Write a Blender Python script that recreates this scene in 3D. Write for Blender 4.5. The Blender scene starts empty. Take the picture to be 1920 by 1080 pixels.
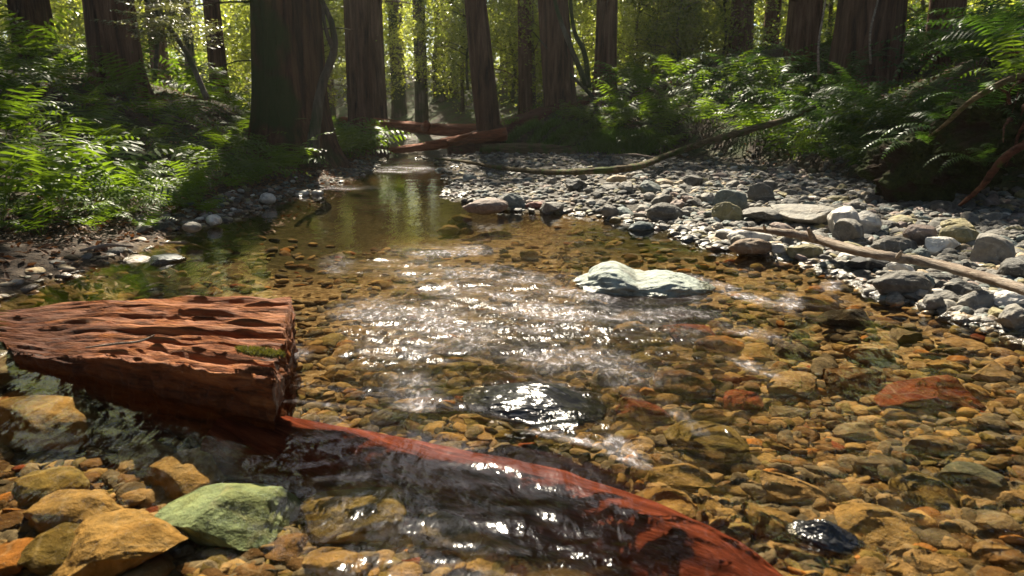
import bpy, math, random
import numpy as np
from math import radians, sin, cos, tan, pi, atan2, sqrt

# ------------------------------------------------------------------ camera, sky, sun, exposure
S = bpy.context.scene
COL = S.collection
CAM_H, FPX, TILT = 0.75, 1371.0, radians(13.53)
cam_d = bpy.data.cameras.new("camera"); cam = bpy.data.objects.new("camera", cam_d); COL.objects.link(cam)
cam.location = (0, 0, CAM_H); cam.rotation_euler = (pi/2 - TILT, 0, 0)
cam_d.lens = FPX/1920*36; cam_d.sensor_width = 36; cam_d.clip_end = 600; cam_d.clip_start = 0.05
cam_d.dof.use_dof = True; cam_d.dof.focus_distance = 3.4; cam_d.dof.aperture_fstop = 5.0
S.camera = cam
SUN_EL, SUN_AZ = radians(44), radians(-8)          # azimuth measured from +Y towards +X
SUN = np.array([sin(SUN_AZ)*cos(SUN_EL), cos(SUN_AZ)*cos(SUN_EL), sin(SUN_EL)])
W = bpy.data.worlds.new("World"); S.world = W; W.use_nodes = True
nt = W.node_tree; bg = nt.nodes["Background"]
sky = nt.nodes.new("ShaderNodeTexSky"); sky.sky_type = 'NISHITA'; sky.sun_disc = False
sky.sun_elevation = SUN_EL; sky.sun_rotation = SUN_AZ; sky.dust_density = 1.0; sky.air_density = 1.0
nt.links.new(sky.outputs[0], bg.inputs[0]); bg.inputs[1].default_value = 0.05
sd = bpy.data.lights.new("sun", 'SUN'); sd.energy = 5.0; sd.angle = radians(0.5); sd.color = (1.0, 0.90, 0.72)
so = bpy.data.objects.new("sun", sd); COL.objects.link(so)
so.rotation_euler = (pi/2 - SUN_EL, 0, pi - SUN_AZ)
S.view_settings.view_transform = 'Standard'; S.view_settings.look = 'None'
S.view_settings.exposure = 1.6; S.view_settings.gamma = 1; S.view_settings.use_curve_mapping = False
S.render.engine = 'CYCLES'
cy = S.cycles
cy.use_denoising = True; cy.max_bounces = 8; cy.transparent_max_bounces = 8; cy.diffuse_bounces = 3
cy.glossy_bounces = 3; cy.transmission_bounces = 4; cy.sample_clamp_indirect = 4; cy.caustics_reflective = False; cy.caustics_refractive = False
cy.sample_clamp_direct = 6

R = np.random.default_rng(7); random.seed(7)

# ------------------------------------------------------------------ maths helpers
_perm = np.random.default_rng(3).permutation(256); _perm = np.concatenate([_perm, _perm, _perm])
_g = np.random.default_rng(4).normal(size=(256, 3)); _g /= np.linalg.norm(_g, axis=1)[:, None]
def perlin(p):
    p = np.asarray(p, float); i = np.floor(p).astype(int); f = p - i; i &= 255
    u = f*f*f*(f*(f*6-15)+10); out = 0
    for dx in (0, 1):
        for dy in (0, 1):
            for dz in (0, 1):
                h = _perm[_perm[_perm[(i[:, 0]+dx) & 255] + ((i[:, 1]+dy) & 255)] + ((i[:, 2]+dz) & 255)]
                g = _g[h]; d = f - np.array([dx, dy, dz])
                w = (u[:, 0] if dx else 1-u[:, 0])*(u[:, 1] if dy else 1-u[:, 1])*(u[:, 2] if dz else 1-u[:, 2])
                out = out + w*(g*d).sum(1)
    return out*1.6
def fbm(p, oct=4, lac=2.0, gain=0.5):
    p = np.asarray(p, float); a = 1.0; s = 0
    for k in range(oct):
        s = s + a*perlin(p + 17.3*k); p = p*lac; a *= gain
    return s
def n2(x, y, sc=1.0, oct=3, seed=0.0):
    x, y = np.broadcast_arrays(np.asarray(x, float), np.asarray(y, float))
    return fbm(np.stack([x.ravel()*sc, y.ravel()*sc, np.full(x.size, seed+.37)], 1), oct).reshape(x.shape)
def sm(t): t = np.clip(t, 0, 1); return t*t*(3-2*t)
CT, ST = cos(TILT), sin(TILT)
def ray(px, py):
    u, v = (px-960)/FPX, (540-py)/FPX
    return np.array([u, CT+v*ST, -ST+v*CT])
def P(px, py, z=0.0):                 # point at height z seen in that direction
    d = ray(px, py); t = (z-CAM_H)/d[2]; return np.array([d[0]*t, d[1]*t, z])
def Q(px, py, Y):                     # point at distance Y (world y)
    d = ray(px, py); t = Y/d[1]; return np.array([d[0]*t, Y, CAM_H+d[2]*t])
def proj(x, y, z):
    dz = z-CAM_H; f = y*CT - dz*ST; u = y*ST + dz*CT
    f = np.where(np.abs(f) < 1e-3, 1e-3, f)
    px = 960+FPX*x/f; py = 540-FPX*u/f
    return np.where(f > 0.05, px, -9999), np.where(f > 0.05, py, -9999)

# ------------------------------------------------------------------ terrain
def edge(pts, near, far):
    w = [P(*p)[:2] for p in pts]; w.sort(key=lambda q: q[1])
    ys = [n[1] for n in near] + [q[1] for q in w] + [n[1] for n in far]
    xs = [n[0] for n in near] + [q[0] for q in w] + [n[0] for n in far]
    return np.array(ys), np.array(xs)
EL = edge([(180, 492), (250, 470), (330, 440), (440, 408), (560, 365), (650, 335), (705, 316), (725, 300)], [(-2.3, -12), (-2.2, -2), (-2.0, 1.5), (-2.15, 2.6)], [(-4.2, 17), (-9, 24), (-30, 60)])
ER = edge([(1920, 622), (1700, 560), (1600, 520), (1480, 482), (1370, 468), (1220, 420), (1080, 402), (950, 395), (850, 372), (845, 330), (815, 306)], [(2.6, -12), (2.3, -2), (1.9, 1.2), (1.8, 2.0)], [(-2.9, 17), (-7.8, 24), (-28, 60)])
EB = edge([(1920, 402), (1760, 388), (1640, 372), (1500, 342), (1400, 325), (1200, 306), (1000, 296), (860, 292)], [(5.0, -12), (4.6, 0), (4.2, 4)], [(-1.6, 19), (-5, 26), (-24, 60)])
def xl(y): return np.interp(y, *EL)
def xr(y): return np.interp(y, *ER)
def xb(y): return np.maximum(np.interp(y, *EB), xr(y)+0.25)
def H(x, y, fine=True):
    x = np.asarray(x, float); y = np.asarray(y, float)
    wob = 0.10*n2(x, y, 1.3, 2, 5) if fine else 0.0
    dl = xl(y)-x+wob; dr = x-xr(y)+wob; db = x-xb(y)+wob
    inside = np.minimum(-dl, -dr)
    depth = 0.05+0.10*sm(inside/0.9)+.07*sm((-x-.1)/.8)*sm((y-2.6)/.8)*sm((7-y)/2)
    depth = depth*np.where(x > 0.3, 0.75, 1.0)
    z_in = -depth*sm(inside/0.25+0.05)
    z_l = 0.015+0.10*sm(dl/0.5)+0.62*sm((dl-0.45)/2.0)+0.24*np.maximum(dl-1.8, 0)
    z_l = np.minimum(z_l, 1.5+0.04*np.maximum(dl, 0))
    z_b = 0.005+0.10*sm(dr/1.6)
    nearf = 1-sm((y-6.5)/3.5)
    steep = 0.75*sm(db/0.8)+1.3*sm((db-0.3)/2.2)+0.12*np.maximum(db-1.5, 0)
    gent = 0.28*sm(db/0.7)+0.26*np.clip(db-0.2, 0, 6)
    z_r = z_b+nearf*steep+(1-nearf)*gent
    z = np.where(dl > 0, z_l, np.where(dr > 0, z_r, z_in))
    z = z+0.06*np.maximum(y-24, 0)*sm((y-24)/10)
    if fine:
        out = np.maximum(np.maximum(dl, db), 0)
        z = z+n2(x, y, 0.9, 4, 9)*0.10*sm(out/0.8)+n2(x, y, 5, 2, 2)*0.014
    return z
def Hs(x, y): return float(H(np.array([x]), np.array([y]))[0])
def G(px, py):                        # ground point seen at a pixel
    d = ray(px, py); ts = np.concatenate([np.arange(0.7, 12, .03), np.arange(12, 60, .2)])/d[1]
    x, y, z = d[0]*ts, d[1]*ts, CAM_H+d[2]*ts
    h = H(x, y); k = np.argmax(z < h)
    if not (z < h).any(): k = len(ts)-1
    return np.array([x[k], y[k], h[k]])

# ground patches chosen to be lit or shaded; unseen crowns are shaped to match
LIT = [(705, 285, 60, 40, .98), (1350, 240, 160, 40, .9), (1240, 280, 140, 30, .9), (95, 350, 90, 70, .98), (220, 365, 60, 40, .95), (735, 285, 60, 28, .98), (250, 375, 120, 20, .6), (1700, 400, 160, 22, .9), (760, 245, 110, 24, .98), (90, 330, 130, 80, .9), (330, 320, 190, 32, .9), (470, 318, 120, 28, .9), (690, 262, 60, 60, .97), (150, 160, 110, 24, .95),
       (420, 188, 160, 16, .95), (370, 340, 70, 60, .8), (640, 175, 40, 40, .6), (1300, 205, 70, 35, .95), (1440, 190, 70, 40, .9), (1410, 290, 120, 45, .9),
       (1160, 215, 90, 30, .75), (1120, 270, 150, 26, .85), (1860, 150, 110, 70, .8), (1540, 245, 40, 20, .8), (1620, 260, 60, 40, .5),
       (1500, 60, 80, 30, .5), (1850, 50, 110, 50, .6), (1760, 300, 60, 30, .2), (650, 312, 120, 16, .9), (370, 438, 60, 18, .8)]
DARK = [(60, 285, 130, 22, .03), (180, 330, 30, 30, .05), (40, 590, 170, 60, .06), (330, 610, 40, 60, .3), (90, 250, 190, 26, .04), (20, 330, 40, 60, .05), (520, 250, 100, 24, .04), (60, 440, 160, 30, .02), (1700, 220, 110, 60, .03), (560, 440, 260, 80, .3), (760, 360, 110, 35, .5), (1230, 440, 180, 26, .35), (1860, 290, 110, 60, .02), (230, 445, 130, 30, .05), (1150, 1060, 380, 70, .2), (1790, 330, 150, 70, .02), (130, 520, 190, 52, .03), (450, 440, 150, 60, .3), (930, 340, 110, 30, .45), (560, 205, 70, 50, .05), (270, 245, 240, 30, .03)]
def litmask(gx, gy, gz, full=False):
    px, py = proj(gx, gy, gz)
    wet = sm((gx-xl(gy)+.15)/.3)*sm((xb(gy)+.1-gx)/.3)
    m = 0.03+0.89*wet
    far = sm((gy-13)/3)
    nz = n2(gx, gy, 0.55, 2, 40)
    m = np.where(far > 0, m*(1-far)+far*(0.45+0.52*(nz > -0.2)), m)
    m = np.where(gy < 0.3, 0.6, m)
    for cx, cy_, rx, ry, v in LIT: 
        w = sm(2.0-2.0*np.hypot((px-cx)/rx, (py-cy_)/ry)/1.2); m = np.maximum(m, v*w)
    for cx, cy_, rx, ry, v in DARK:
        w = sm(2.0-2.0*np.hypot((px-cx)/rx, (py-cy_)/ry)/1.2); m = m*(1-w)+v*w
    dap = n2(gx, gy, 2.6, 2, 70)
    bar = sm((gx-xr(gy))/.2)*sm((xb(gy)-gx+.2)/.3)*(gy < 13); d2 = n2(gx, gy, 1.1, 2, 91)
    m = m*(1-.8*bar*sm((d2-.10)/.12))
    nodil = np.maximum(bar, 0)
    for cx, cy_, rx, ry, v in DARK: nodil = np.maximum(nodil, np.hypot((px-cx)/rx, (py-cy_)/ry) < .95)
    m = np.clip(m+0.35*dap*(m < .8)*(m > .02), 0.02, 0.985)
    return (m, nodil) if full else m
def shade_keep(p, hard=True):
    t = (p[:, 2]-0.25)/SUN[2]; g = p - SUN*t[:, None]
    h = np.clip(H(g[:, 0], g[:, 1], False), 0, 1.6); t = (p[:, 2]-h)/SUN[2]; g = p - SUN*t[:, None]
    m, nd = litmask(g[:, 0], g[:, 1], h, True)
    for ox, oy in ((.6, 0), (-.6, 0), (0, .7), (0, -.7), (.4, -1.2), (-.4, -1.2)): lf = np.where((g[:, 0] < xl(g[:, 1])) & (g[:, 1] < 9.5), .45, 1.0); m = np.maximum(m, litmask(g[:, 0]+ox*lf, g[:, 1]+oy*lf, h)*(g[:, 1] < 13)*(nd < .5))
    m = sm((m-.08)/.8)
    return R.random(len(p)) > m

# ------------------------------------------------------------------ mesh + object helpers
def mesh_np(name, v, f, mat=None, smooth=True, col=None):
    """f: (n,3) or (n,4) int array, or list of such"""
    me = bpy.data.meshes.new(name)
    fs = f if isinstance(f, list) else [f]
    v = np.asarray(v, np.float32)
    me.vertices.add(len(v)); me.vertices.foreach_set("co", v.ravel())
    tot = sum(a.size for a in fs); npoly = sum(len(a) for a in fs)
    me.loops.add(tot); me.loops.foreach_set("vertex_index", np.concatenate([a.ravel() for a in fs]).astype(np.int32))
    me.polygons.add(npoly)
    ln = np.concatenate([np.full(len(a), a.shape[1], np.int32) for a in fs])
    st = np.concatenate([[0], np.cumsum(ln)[:-1]]).astype(np.int32)
    me.polygons.foreach_set("loop_start", st)
    me.polygons.foreach_set("use_smooth", np.full(npoly, smooth, bool))
    if col is not None:
        for k, c in col.items():
            c = np.asarray(c, np.float32)
            if c.ndim == 1:
                a = me.attributes.new(k, 'FLOAT', 'POINT'); a.data.foreach_set("value", c)
            else:
                a = me.attributes.new(k, 'FLOAT_COLOR', 'POINT')
                a.data.foreach_set("color", np.concatenate([c, np.ones((len(c), 1), np.float32)], 1).ravel())
    me.update(calc_edges=True); me.validate()
    if mat: me.materials.append(mat)
    return me
def link(name, data, parent=None, loc=None, rot=None, scale=None):
    o = bpy.data.objects.new(name, data); COL.objects.link(o)
    if parent is not None: o.parent = parent
    if loc is not None: o.location = loc
    if rot is not None: o.rotation_euler = rot
    if scale is not None: o.scale = scale
    return o
def tag(o, label=None, cat=None, group=None, kind=None):
    if label: o["label"] = label
    if cat: o["category"] = cat
    if group: o["group"] = group
    if kind: o["kind"] = kind
    return o
def grid_faces(nu, nv, wrap=False):
    i = np.arange(nu-1)[:, None]; j = np.arange(nv if wrap else nv-1)[None, :]; j2 = (j+1) % nv
    return np.stack([i*nv+j, i*nv+j2, (i+1)*nv+j2, (i+1)*nv+j], -1).reshape(-1, 4)
def tube_np(pts, rad, n=12, rough=0.0, seed=0.0, ridge=None, sub=8):
    """closed tapered tube along a polyline (Catmull-Rom); returns verts, faces list, along coordinate"""
    pts = np.asarray(pts, float); rad = np.asarray(rad, float)
    T = np.linspace(0, len(pts)-1, (len(pts)-1)*sub+1); k = np.clip(T.astype(int), 0, len(pts)-2); f = (T-k)[:, None]
    ex = np.vstack([2*pts[0]-pts[1], pts, 2*pts[-1]-pts[-2]])
    a, b, c, d = ex[k], ex[k+1], ex[k+2], ex[k+3]
    C = 0.5*((2*b)+(-a+c)*f+(2*a-5*b+4*c-d)*f**2+(-a+3*b-3*c+d)*f**3)
    Rr = np.interp(T, np.arange(len(pts)), rad)
    tg = np.gradient(C, axis=0); tg /= np.linalg.norm(tg, axis=1)[:, None]+1e-9
    ref = np.array([0, 0, 1.0]) if abs(tg[:, 2]).mean() < .8 else np.array([0, 1.0, 0])
    A = np.cross(ref, tg); A /= np.linalg.norm(A, axis=1)[:, None]+1e-9; B = np.cross(tg, A)
    th = np.linspace(0, 2*pi, n, endpoint=False)
    r = np.repeat(Rr[:, None], n, 1)
    if ridge is not None: r = r*(1+ridge(T[:, None]/(len(pts)-1), th[None, :]))
    V = C[:, None]+r[..., None]*(np.cos(th)[None, :, None]*A[:, None]+np.sin(th)[None, :, None]*B[:, None])
    if rough > 0:
        q = V.reshape(-1, 3); s = 1.2/max(Rr.mean(), 1e-3)
        nn = fbm(q*s*np.array([1, 1, 1])+seed, 2).reshape(r.shape)
        V = C[:, None]+(V-C[:, None])*(1+rough*nn[..., None])
    m = len(C); F = grid_faces(m, n, True)
    V = V.reshape(-1, 3)
    V = np.vstack([V, C[0]-tg[0]*Rr[0]*.15, C[-1]+tg[-1]*Rr[-1]*.15])
    j = np.arange(n); c0, c1 = m*n, m*n+1
    t0 = np.stack([np.full(n, c0), (j+1) % n, j], 1); t1 = np.stack([np.full(n, c1), (m-1)*n+j, (m-1)*n+(j+1) % n], 1)
    return V, [F, np.vstack([t0, t1])]
def join(parts):
    vs, q, t, off = [], [], [], 0
    for v, fs in parts:
        for f in (fs if isinstance(fs, list) else [fs]): (q if f.shape[1] == 4 else t).append(f+off)
        vs.append(v); off += len(v)
    out = []
    if q: out.append(np.vstack(q))
    if t: out.append(np.vstack(t))
    return np.vstack(vs), out

# ------------------------------------------------------------------ materials
def mat(name):
    m = bpy.data.materials.new(name); m.use_nodes = True; n = m.node_tree; n.nodes.clear()
    out = n.nodes.new("ShaderNodeOutputMaterial"); return m, n, out
def N(n, t, **kw):
    x = n.nodes.new(t)
    for k, v in kw.items():
        if k in x.inputs.keys() if isinstance(k, str) else False: x.inputs[k].default_value = v
        else: setattr(x, k, v)
    return x
def L(n, a, b): n.links.new(a, b)
def noise(n, vec, scale, detail=4, rough=.55, dist=0.0):
    x = n.nodes.new("ShaderNodeTexNoise"); x.inputs["Scale"].default_value = scale; x.inputs["Detail"].default_value = detail
    x.inputs["Roughness"].default_value = rough; x.inputs["Distortion"].default_value = dist
    if vec is not None: L(n, vec, x.inputs["Vector"])
    return x.outputs["Fac"]
def mapping(n, vec, scale=(1, 1, 1), rot=(0, 0, 0)):
    m = n.nodes.new("ShaderNodeMapping"); m.inputs["Scale"].default_value = scale; m.inputs["Rotation"].default_value = rot
    L(n, vec, m.inputs["Vector"]); return m.outputs[0]
def ramp(n, fac, stops):
    r = n.nodes.new("ShaderNodeValToRGB"); e = r.color_ramp.elements
    while len(e) < len(stops): e.new(.5)
    for i, (p, c) in enumerate(stops): e[i].position = p; e[i].color = (*c, 1) if len(c) == 3 else c
    L(n, fac, r.inputs[0]); return r.outputs[0]
def mixc(n, fac, a, b, mode='MIX'):
    m = n.nodes.new("ShaderNodeMix"); m.data_type = 'RGBA'; m.blend_type = mode
    for s, i in ((fac, 0), (a, 6), (b, 7)):
        if isinstance(s, (int, float)): m.inputs[i].default_value = s
        elif isinstance(s, tuple): m.inputs[i].default_value = (*s, 1)
        else: L(n, s, m.inputs[i])
    return m.outputs[2]
def mth(n, op, a, b=0.0, clamp=False):
    m = n.nodes.new("ShaderNodeMath"); m.operation = op; m.use_clamp = clamp
    for s, i in ((a, 0), (b, 1)):
        if isinstance(s, (int, float)): m.inputs[i].default_value = s
        else: L(n, s, m.inputs[i])
    return m.outputs[0]
def mrange(n, v, a, b, c=0.0, d=1.0):
    m = n.nodes.new("ShaderNodeMapRange"); m.clamp = True
    for i, s in ((1, a), (2, b), (3, c), (4, d)): m.inputs[i].default_value = s
    L(n, v, m.inputs[0]); return m.outputs[0]
def bump(n, h, strength, dist, normal=None):
    b = n.nodes.new("ShaderNodeBump"); b.inputs["Strength"].default_value = strength; b.inputs["Distance"].default_value = dist
    L(n, h, b.inputs["Height"])
    if normal is not None: L(n, normal, b.inputs["Normal"])
    return b.outputs[0]
def pbsdf(n, color, rough, normal=None, spec=.5):
    b = n.nodes.new("ShaderNodeBsdfPrincipled")
    for s, k in ((color, "Base Color"), (rough, "Roughness")):
        if isinstance(s, (int, float)): b.inputs[k].default_value = s
        elif isinstance(s, tuple): b.inputs[k].default_value = (*s, 1)
        else: L(n, s, b.inputs[k])
    if isinstance(spec, (int, float)): b.inputs["Specular IOR Level"].default_value = spec
    if normal is not None: L(n, normal, b.inputs["Normal"])
    return b
def geo_pos(n):
    g = n.nodes.new("ShaderNodeNewGeometry"); sx = n.nodes.new("ShaderNodeSeparateXYZ"); L(n, g.outputs["Position"], sx.inputs[0])
    return g.outputs["Position"], sx.outputs
def objco(n): return n.nodes.new("ShaderNodeTexCoord").outputs["Object"]

def stone_mat(name, src):
    m, n, out = mat(name); pos, xyz = geo_pos(n); oc = objco(n)
    if src == 'object':
        oi = n.nodes.new("ShaderNodeObjectInfo"); base = oi.outputs["Color"]
        off = n.nodes.new("ShaderNodeVectorMath"); off.operation = 'ADD'; L(n, oc, off.inputs[0])
        sc = n.nodes.new("ShaderNodeVectorMath"); sc.operation = 'SCALE'; L(n, oi.outputs["Location"], sc.inputs[0]); sc.inputs[3].default_value = 9.0
        L(n, sc.outputs[0], off.inputs[1]); vec = pos; 
    else:
        a = n.nodes.new("ShaderNodeAttribute"); a.attribute_name = "tint"; base = a.outputs["Color"]; vec = pos
    n1 = noise(n, vec, 22, 5, .65); nn2 = noise(n, vec, 90, 3, .6); n3 = noise(n, vec, 7, 3, .6, .6)
    c = mixc(n, 1.0, base, ramp(n, n1, [(.28, (.40, .40, .42)), (.5, (1, 1, 1)), (.72, (1.45, 1.38, 1.25))]), 'MULTIPLY')
    c = mixc(n, mrange(n, n3, .5, .68, 0, .5), c, mixc(n, 1.0, base, (.62, .50, .36), 'MULTIPLY'))
    c = mixc(n, mrange(n, nn2, .62, .7, 0, .35), c, (.5, .48, .42))
    wv = n.nodes.new("ShaderNodeTexWave"); wv.inputs["Scale"].default_value = 2.2; wv.inputs["Distortion"].default_value = 22; wv.inputs["Detail"].default_value = 3
    L(n, vec, wv.inputs["Vector"])
    c = mixc(n, mrange(n, wv.outputs["Fac"], .95, 1, 0, .16), c, (.55, .53, .47))
    wet = mrange(n, mth(n, 'ADD', xyz[2], mth(n, 'MULTIPLY', n3, -.05)), -.014, .010, 1, 0)
    uw = mrange(n, xyz[2], -.004, .0, 1, 0)
    c = mixc(n, wet, c, mixc(n, 1.0, c, (.62, .58, .52), 'MULTIPLY'))
    # brown algae film on everything that lies under the water line
    c = mixc(n, mth(n, 'MULTIPLY', uw, mrange(n, n3, .3, .62, .35, .8)), c, mixc(n, 1.0, c, (1.15, 1.0, .74), 'MULTIPLY'))
    rough = mth(n, 'ADD', mrange(n, wet, 0, 1, .78, .26), mth(n, 'MULTIPLY', uw, .4))
    nb = bump(n, n1, .8, .018); nb = bump(n, nn2, .5, .005, nb)
    b = pbsdf(n, c, rough, nb); L(n, mrange(n, uw, 0, 1, .5, .0), b.inputs['Specular IOR Level']); L(n, b.outputs[0], out.inputs[0]); return m
M_STONE = stone_mat("river_stone", 'object'); M_PEB = stone_mat("pebbles", 'attr')

def wood_mat(name, c_dark, c_mid, c_lite, moss=0.0, rough=.75, sc=1.0, shadeline=None):
    m, n, out = mat(name); oc = objco(n); pos, xyz = geo_pos(n)
    v = mapping(n, oc, (2.0*sc, 22*sc, 22*sc)); g1 = noise(n, v, 1.6, 6, .7, .35)
    v2 = mapping(n, oc, (6*sc, 90*sc, 90*sc)); g2 = noise(n, v2, 1.5, 4, .7, .2); g3 = noise(n, oc, 5, 3)
    c = ramp(n, g1, [(.3, c_dark), (.48, c_mid), (.68, c_lite)])
    c = mixc(n, mrange(n, g2, .35, .65, .0, .6), c, mixc(n, 1.0, c, (.45, .4, .38), 'MULTIPLY'))
    c = mixc(n, mrange(n, g3, .5, .7, 0, .45), c, c_mid)
    g4 = noise(n, mapping(n, oc, (3, 9, 9)), 2.2, 5, .7); c = mixc(n, mrange(n, g4, .52, .66, 0, .55), c, mixc(n, 1.0, c, (.42, .50, .62), 'MULTIPLY'))
    if shadeline: c = mixc(n, mrange(n, mth(n, 'ADD', xyz[2], mth(n, 'MULTIPLY', g3, .06)), shadeline-.01, shadeline+.05, .7, 0), c, mixc(n, 1.0, c, (.16, .12, .12), 'MULTIPLY'))  # front-face shade painted into the wood: darker below this height
    if moss:
        mn = noise(n, oc, 7, 4, .6); c = mixc(n, mrange(n, mn, .62-moss*.2, .70-moss*.2, 0, .9), c, (.06, .085, .015))
    nb = bump(n, g1, .9, .02); nb = bump(n, g2, .7, .006, nb)
    b = pbsdf(n, c, rough, nb, 0.0 if name == 'sunken_redwood' else .15); L(n, b.outputs[0], out.inputs[0]); return m
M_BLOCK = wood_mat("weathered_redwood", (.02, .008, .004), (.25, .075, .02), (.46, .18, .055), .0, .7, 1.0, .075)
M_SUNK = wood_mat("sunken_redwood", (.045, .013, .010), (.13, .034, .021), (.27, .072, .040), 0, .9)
M_LOG = wood_mat("fallen_redwood", (.08, .025, .014), (.28, .085, .035), (.50, .19, .09), 0, .8, .3)
M_DEAD = wood_mat("dead_branch_wood", (.12, .085, .06), (.32, .25, .19), (.52, .45, .36), 0, .8, 1.2)
M_MOSSY = wood_mat("mossy_branch_wood", (.04, .03, .015), (.12, .085, .04), (.22, .18, .10), .6, .85)
M_ROOT = wood_mat("root_wood", (.03, .012, .008), (.10, .036, .02), (.20, .085, .045), .15, .8)

def bark_mat(name, c1, c2, c3, moss):
    m, n, out = mat(name); oc = objco(n); pos, xyz = geo_pos(n)
    v = mapping(n, pos, (9, 9, .8)); g1 = noise(n, v, 1.3, 6, .7, .3); g3 = noise(n, pos, 1.1, 4)
    v2 = mapping(n, pos, (40, 40, 3)); g2 = noise(n, v2, 1.3, 3, .7)
    c = ramp(n, g1, [(.34, c1), (.5, c2), (.68, c3)])
    c = mixc(n, mrange(n, g2, .3, .7, 0, .5), c, mixc(n, 1.0, c, (.45, .42, .4), 'MULTIPLY'))
    if moss: c = mixc(n, mth(n, 'MULTIPLY', mrange(n, g3, .5-moss*.15, .62-moss*.15, 0, .85), 1.0), c, (.045, .07, .018))
    nb = bump(n, g1, 1.0, .08); nb = bump(n, g2, .5, .02, nb)
    b = pbsdf(n, c, .9, nb, .2); L(n, b.outputs[0], out.inputs[0]); return m
M_BARK = bark_mat("redwood_bark", (.035, .018, .012), (.16, .08, .048), (.30, .17, .11), .0)
M_BARK_M = bark_mat("mossy_redwood_bark", (.03, .02, .012), (.10, .052, .03), (.20, .11, .06), .15)
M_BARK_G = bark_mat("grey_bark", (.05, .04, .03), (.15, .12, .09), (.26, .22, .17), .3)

def leaf_mat(name, c1, c2, trans=.5, rough=.45, tcol=None, spec=.5):
    m, n, out = mat(name); pos, xyz = geo_pos(n)
    a = n.nodes.new("ShaderNodeObjectInfo"); g = noise(n, pos, 2.2, 3); g2 = noise(n, pos, 30, 2)
    f = mth(n, 'ADD', mrange(n, g, .3, .7, 0, .55), mth(n, 'MULTIPLY', a.outputs["Random"], .25)); f = mth(n, 'ADD', f, mrange(n, g2, .3, .7, -.2, .25), True)
    c = mixc(n, f, c1, c2)
    b = pbsdf(n, c, rough, None, spec)
    t = n.nodes.new("ShaderNodeBsdfTranslucent")
    tc = tcol or (1.9, 1.75, .55); L(n, mixc(n, 1.0, c, tc, 'MULTIPLY'), t.inputs[0])
    mx = n.nodes.new("ShaderNodeMixShader"); mx.inputs[0].default_value = trans
    L(n, b.outputs[0], mx.inputs[1]); L(n, t.outputs[0], mx.inputs[2]); L(n, mx.outputs[0], out.inputs[0]); return m
M_FERN = leaf_mat("fern_leaf", (.04, .085, .014), (.13, .21, .03), .55, .5, (2.0, 1.8, .5))
M_SWORD = leaf_mat("sword_fern_leaf", (.02, .06, .016), (.08, .15, .035), .45, .45, None, .3)
M_UNDER = leaf_mat("understory_leaf", (.06, .11, .025), (.40, .45, .12), .6, .28, (2.1, 1.9, .8), .8)
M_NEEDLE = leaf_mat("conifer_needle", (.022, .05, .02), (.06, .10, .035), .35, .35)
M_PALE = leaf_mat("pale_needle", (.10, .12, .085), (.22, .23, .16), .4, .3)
M_TUFT = leaf_mat('olive_moss', (.05, .055, .018), (.13, .13, .04), .3, .8)
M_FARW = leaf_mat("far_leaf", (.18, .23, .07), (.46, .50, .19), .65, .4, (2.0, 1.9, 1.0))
M_GRASS = leaf_mat("grass_blade", (.05, .12, .02), (.13, .24, .04), .45)
M_LITTER = leaf_mat("dry_leaf", (.10, .045, .02), (.26, .14, .06), .2, .7, (1.3, 1.0, .7))

# ground
def ground_mat():
    m, n, out = mat("stream_ground"); pos, xyz = geo_pos(n)
    a = n.nodes.new("ShaderNodeAttribute"); a.attribute_name = "gravel"
    g1 = noise(n, pos, 3, 5, .6); g2 = noise(n, pos, 28, 4, .65); g3 = noise(n, pos, 110, 2)
    soil = ramp(n, g2, [(.3, (.022, .014, .009)), (.5, (.055, .036, .022)), (.72, (.11, .075, .045))])
    moss = ramp(n, g2, [(.3, (.02, .035, .008)), (.7, (.07, .10, .022))])
    forest = mixc(n, mth(n, 'MULTIPLY', mrange(n, g1, .42, .56), mrange(n, xyz[2], .10, .28)), soil, moss)
    grav = ramp(n, g2, [(.3, (.03, .025, .02)), (.5, (.075, .065, .052)), (.7, (.15, .135, .11))])
    bed = ramp(n, g2, [(.28, (.06, .038, .016)), (.5, (.19, .125, .06)), (.7, (.36, .27, .15))])
    c = mixc(n, a.outputs["Fac"], forest, grav)
    ad = n.nodes.new("ShaderNodeAttribute"); ad.attribute_name = "pool_dark"
    bed = mixc(n, ad.outputs["Fac"], bed, ramp(n, g2, [(.3, (.022, .02, .008)), (.7, (.075, .062, .028))]))  # pool bed darkened in colour for the dim light of deep, shaded water
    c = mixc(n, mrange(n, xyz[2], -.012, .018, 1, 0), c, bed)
    nb = bump(n, g2, .8, .03); nb = bump(n, g3, .5, .006, nb)
    b = pbsdf(n, c, .9, nb, .4); L(n, mrange(n, xyz[2], -.004, .02, 0, .3), b.inputs['Specular IOR Level']); L(n, b.outputs[0], out.inputs[0]); return m
M_GROUND = ground_mat()
def moss_mat():
    m, n, out = mat("moss"); pos, xyz = geo_pos(n); g = noise(n, pos, 45, 4, .7); g1 = noise(n, pos, 4, 3)
    c = ramp(n, g, [(.3, (.01, .014, .004)), (.6, (.035, .045, .01)), (.8, (.08, .09, .02))])
    c = mixc(n, mrange(n, g1, .5, .6), c, (.03, .018, .01))
    nb = bump(n, g, 1.0, .03); b = pbsdf(n, c, .95, nb, .1); L(n, b.outputs[0], out.inputs[0]); return m
M_MOSS = moss_mat()

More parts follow.
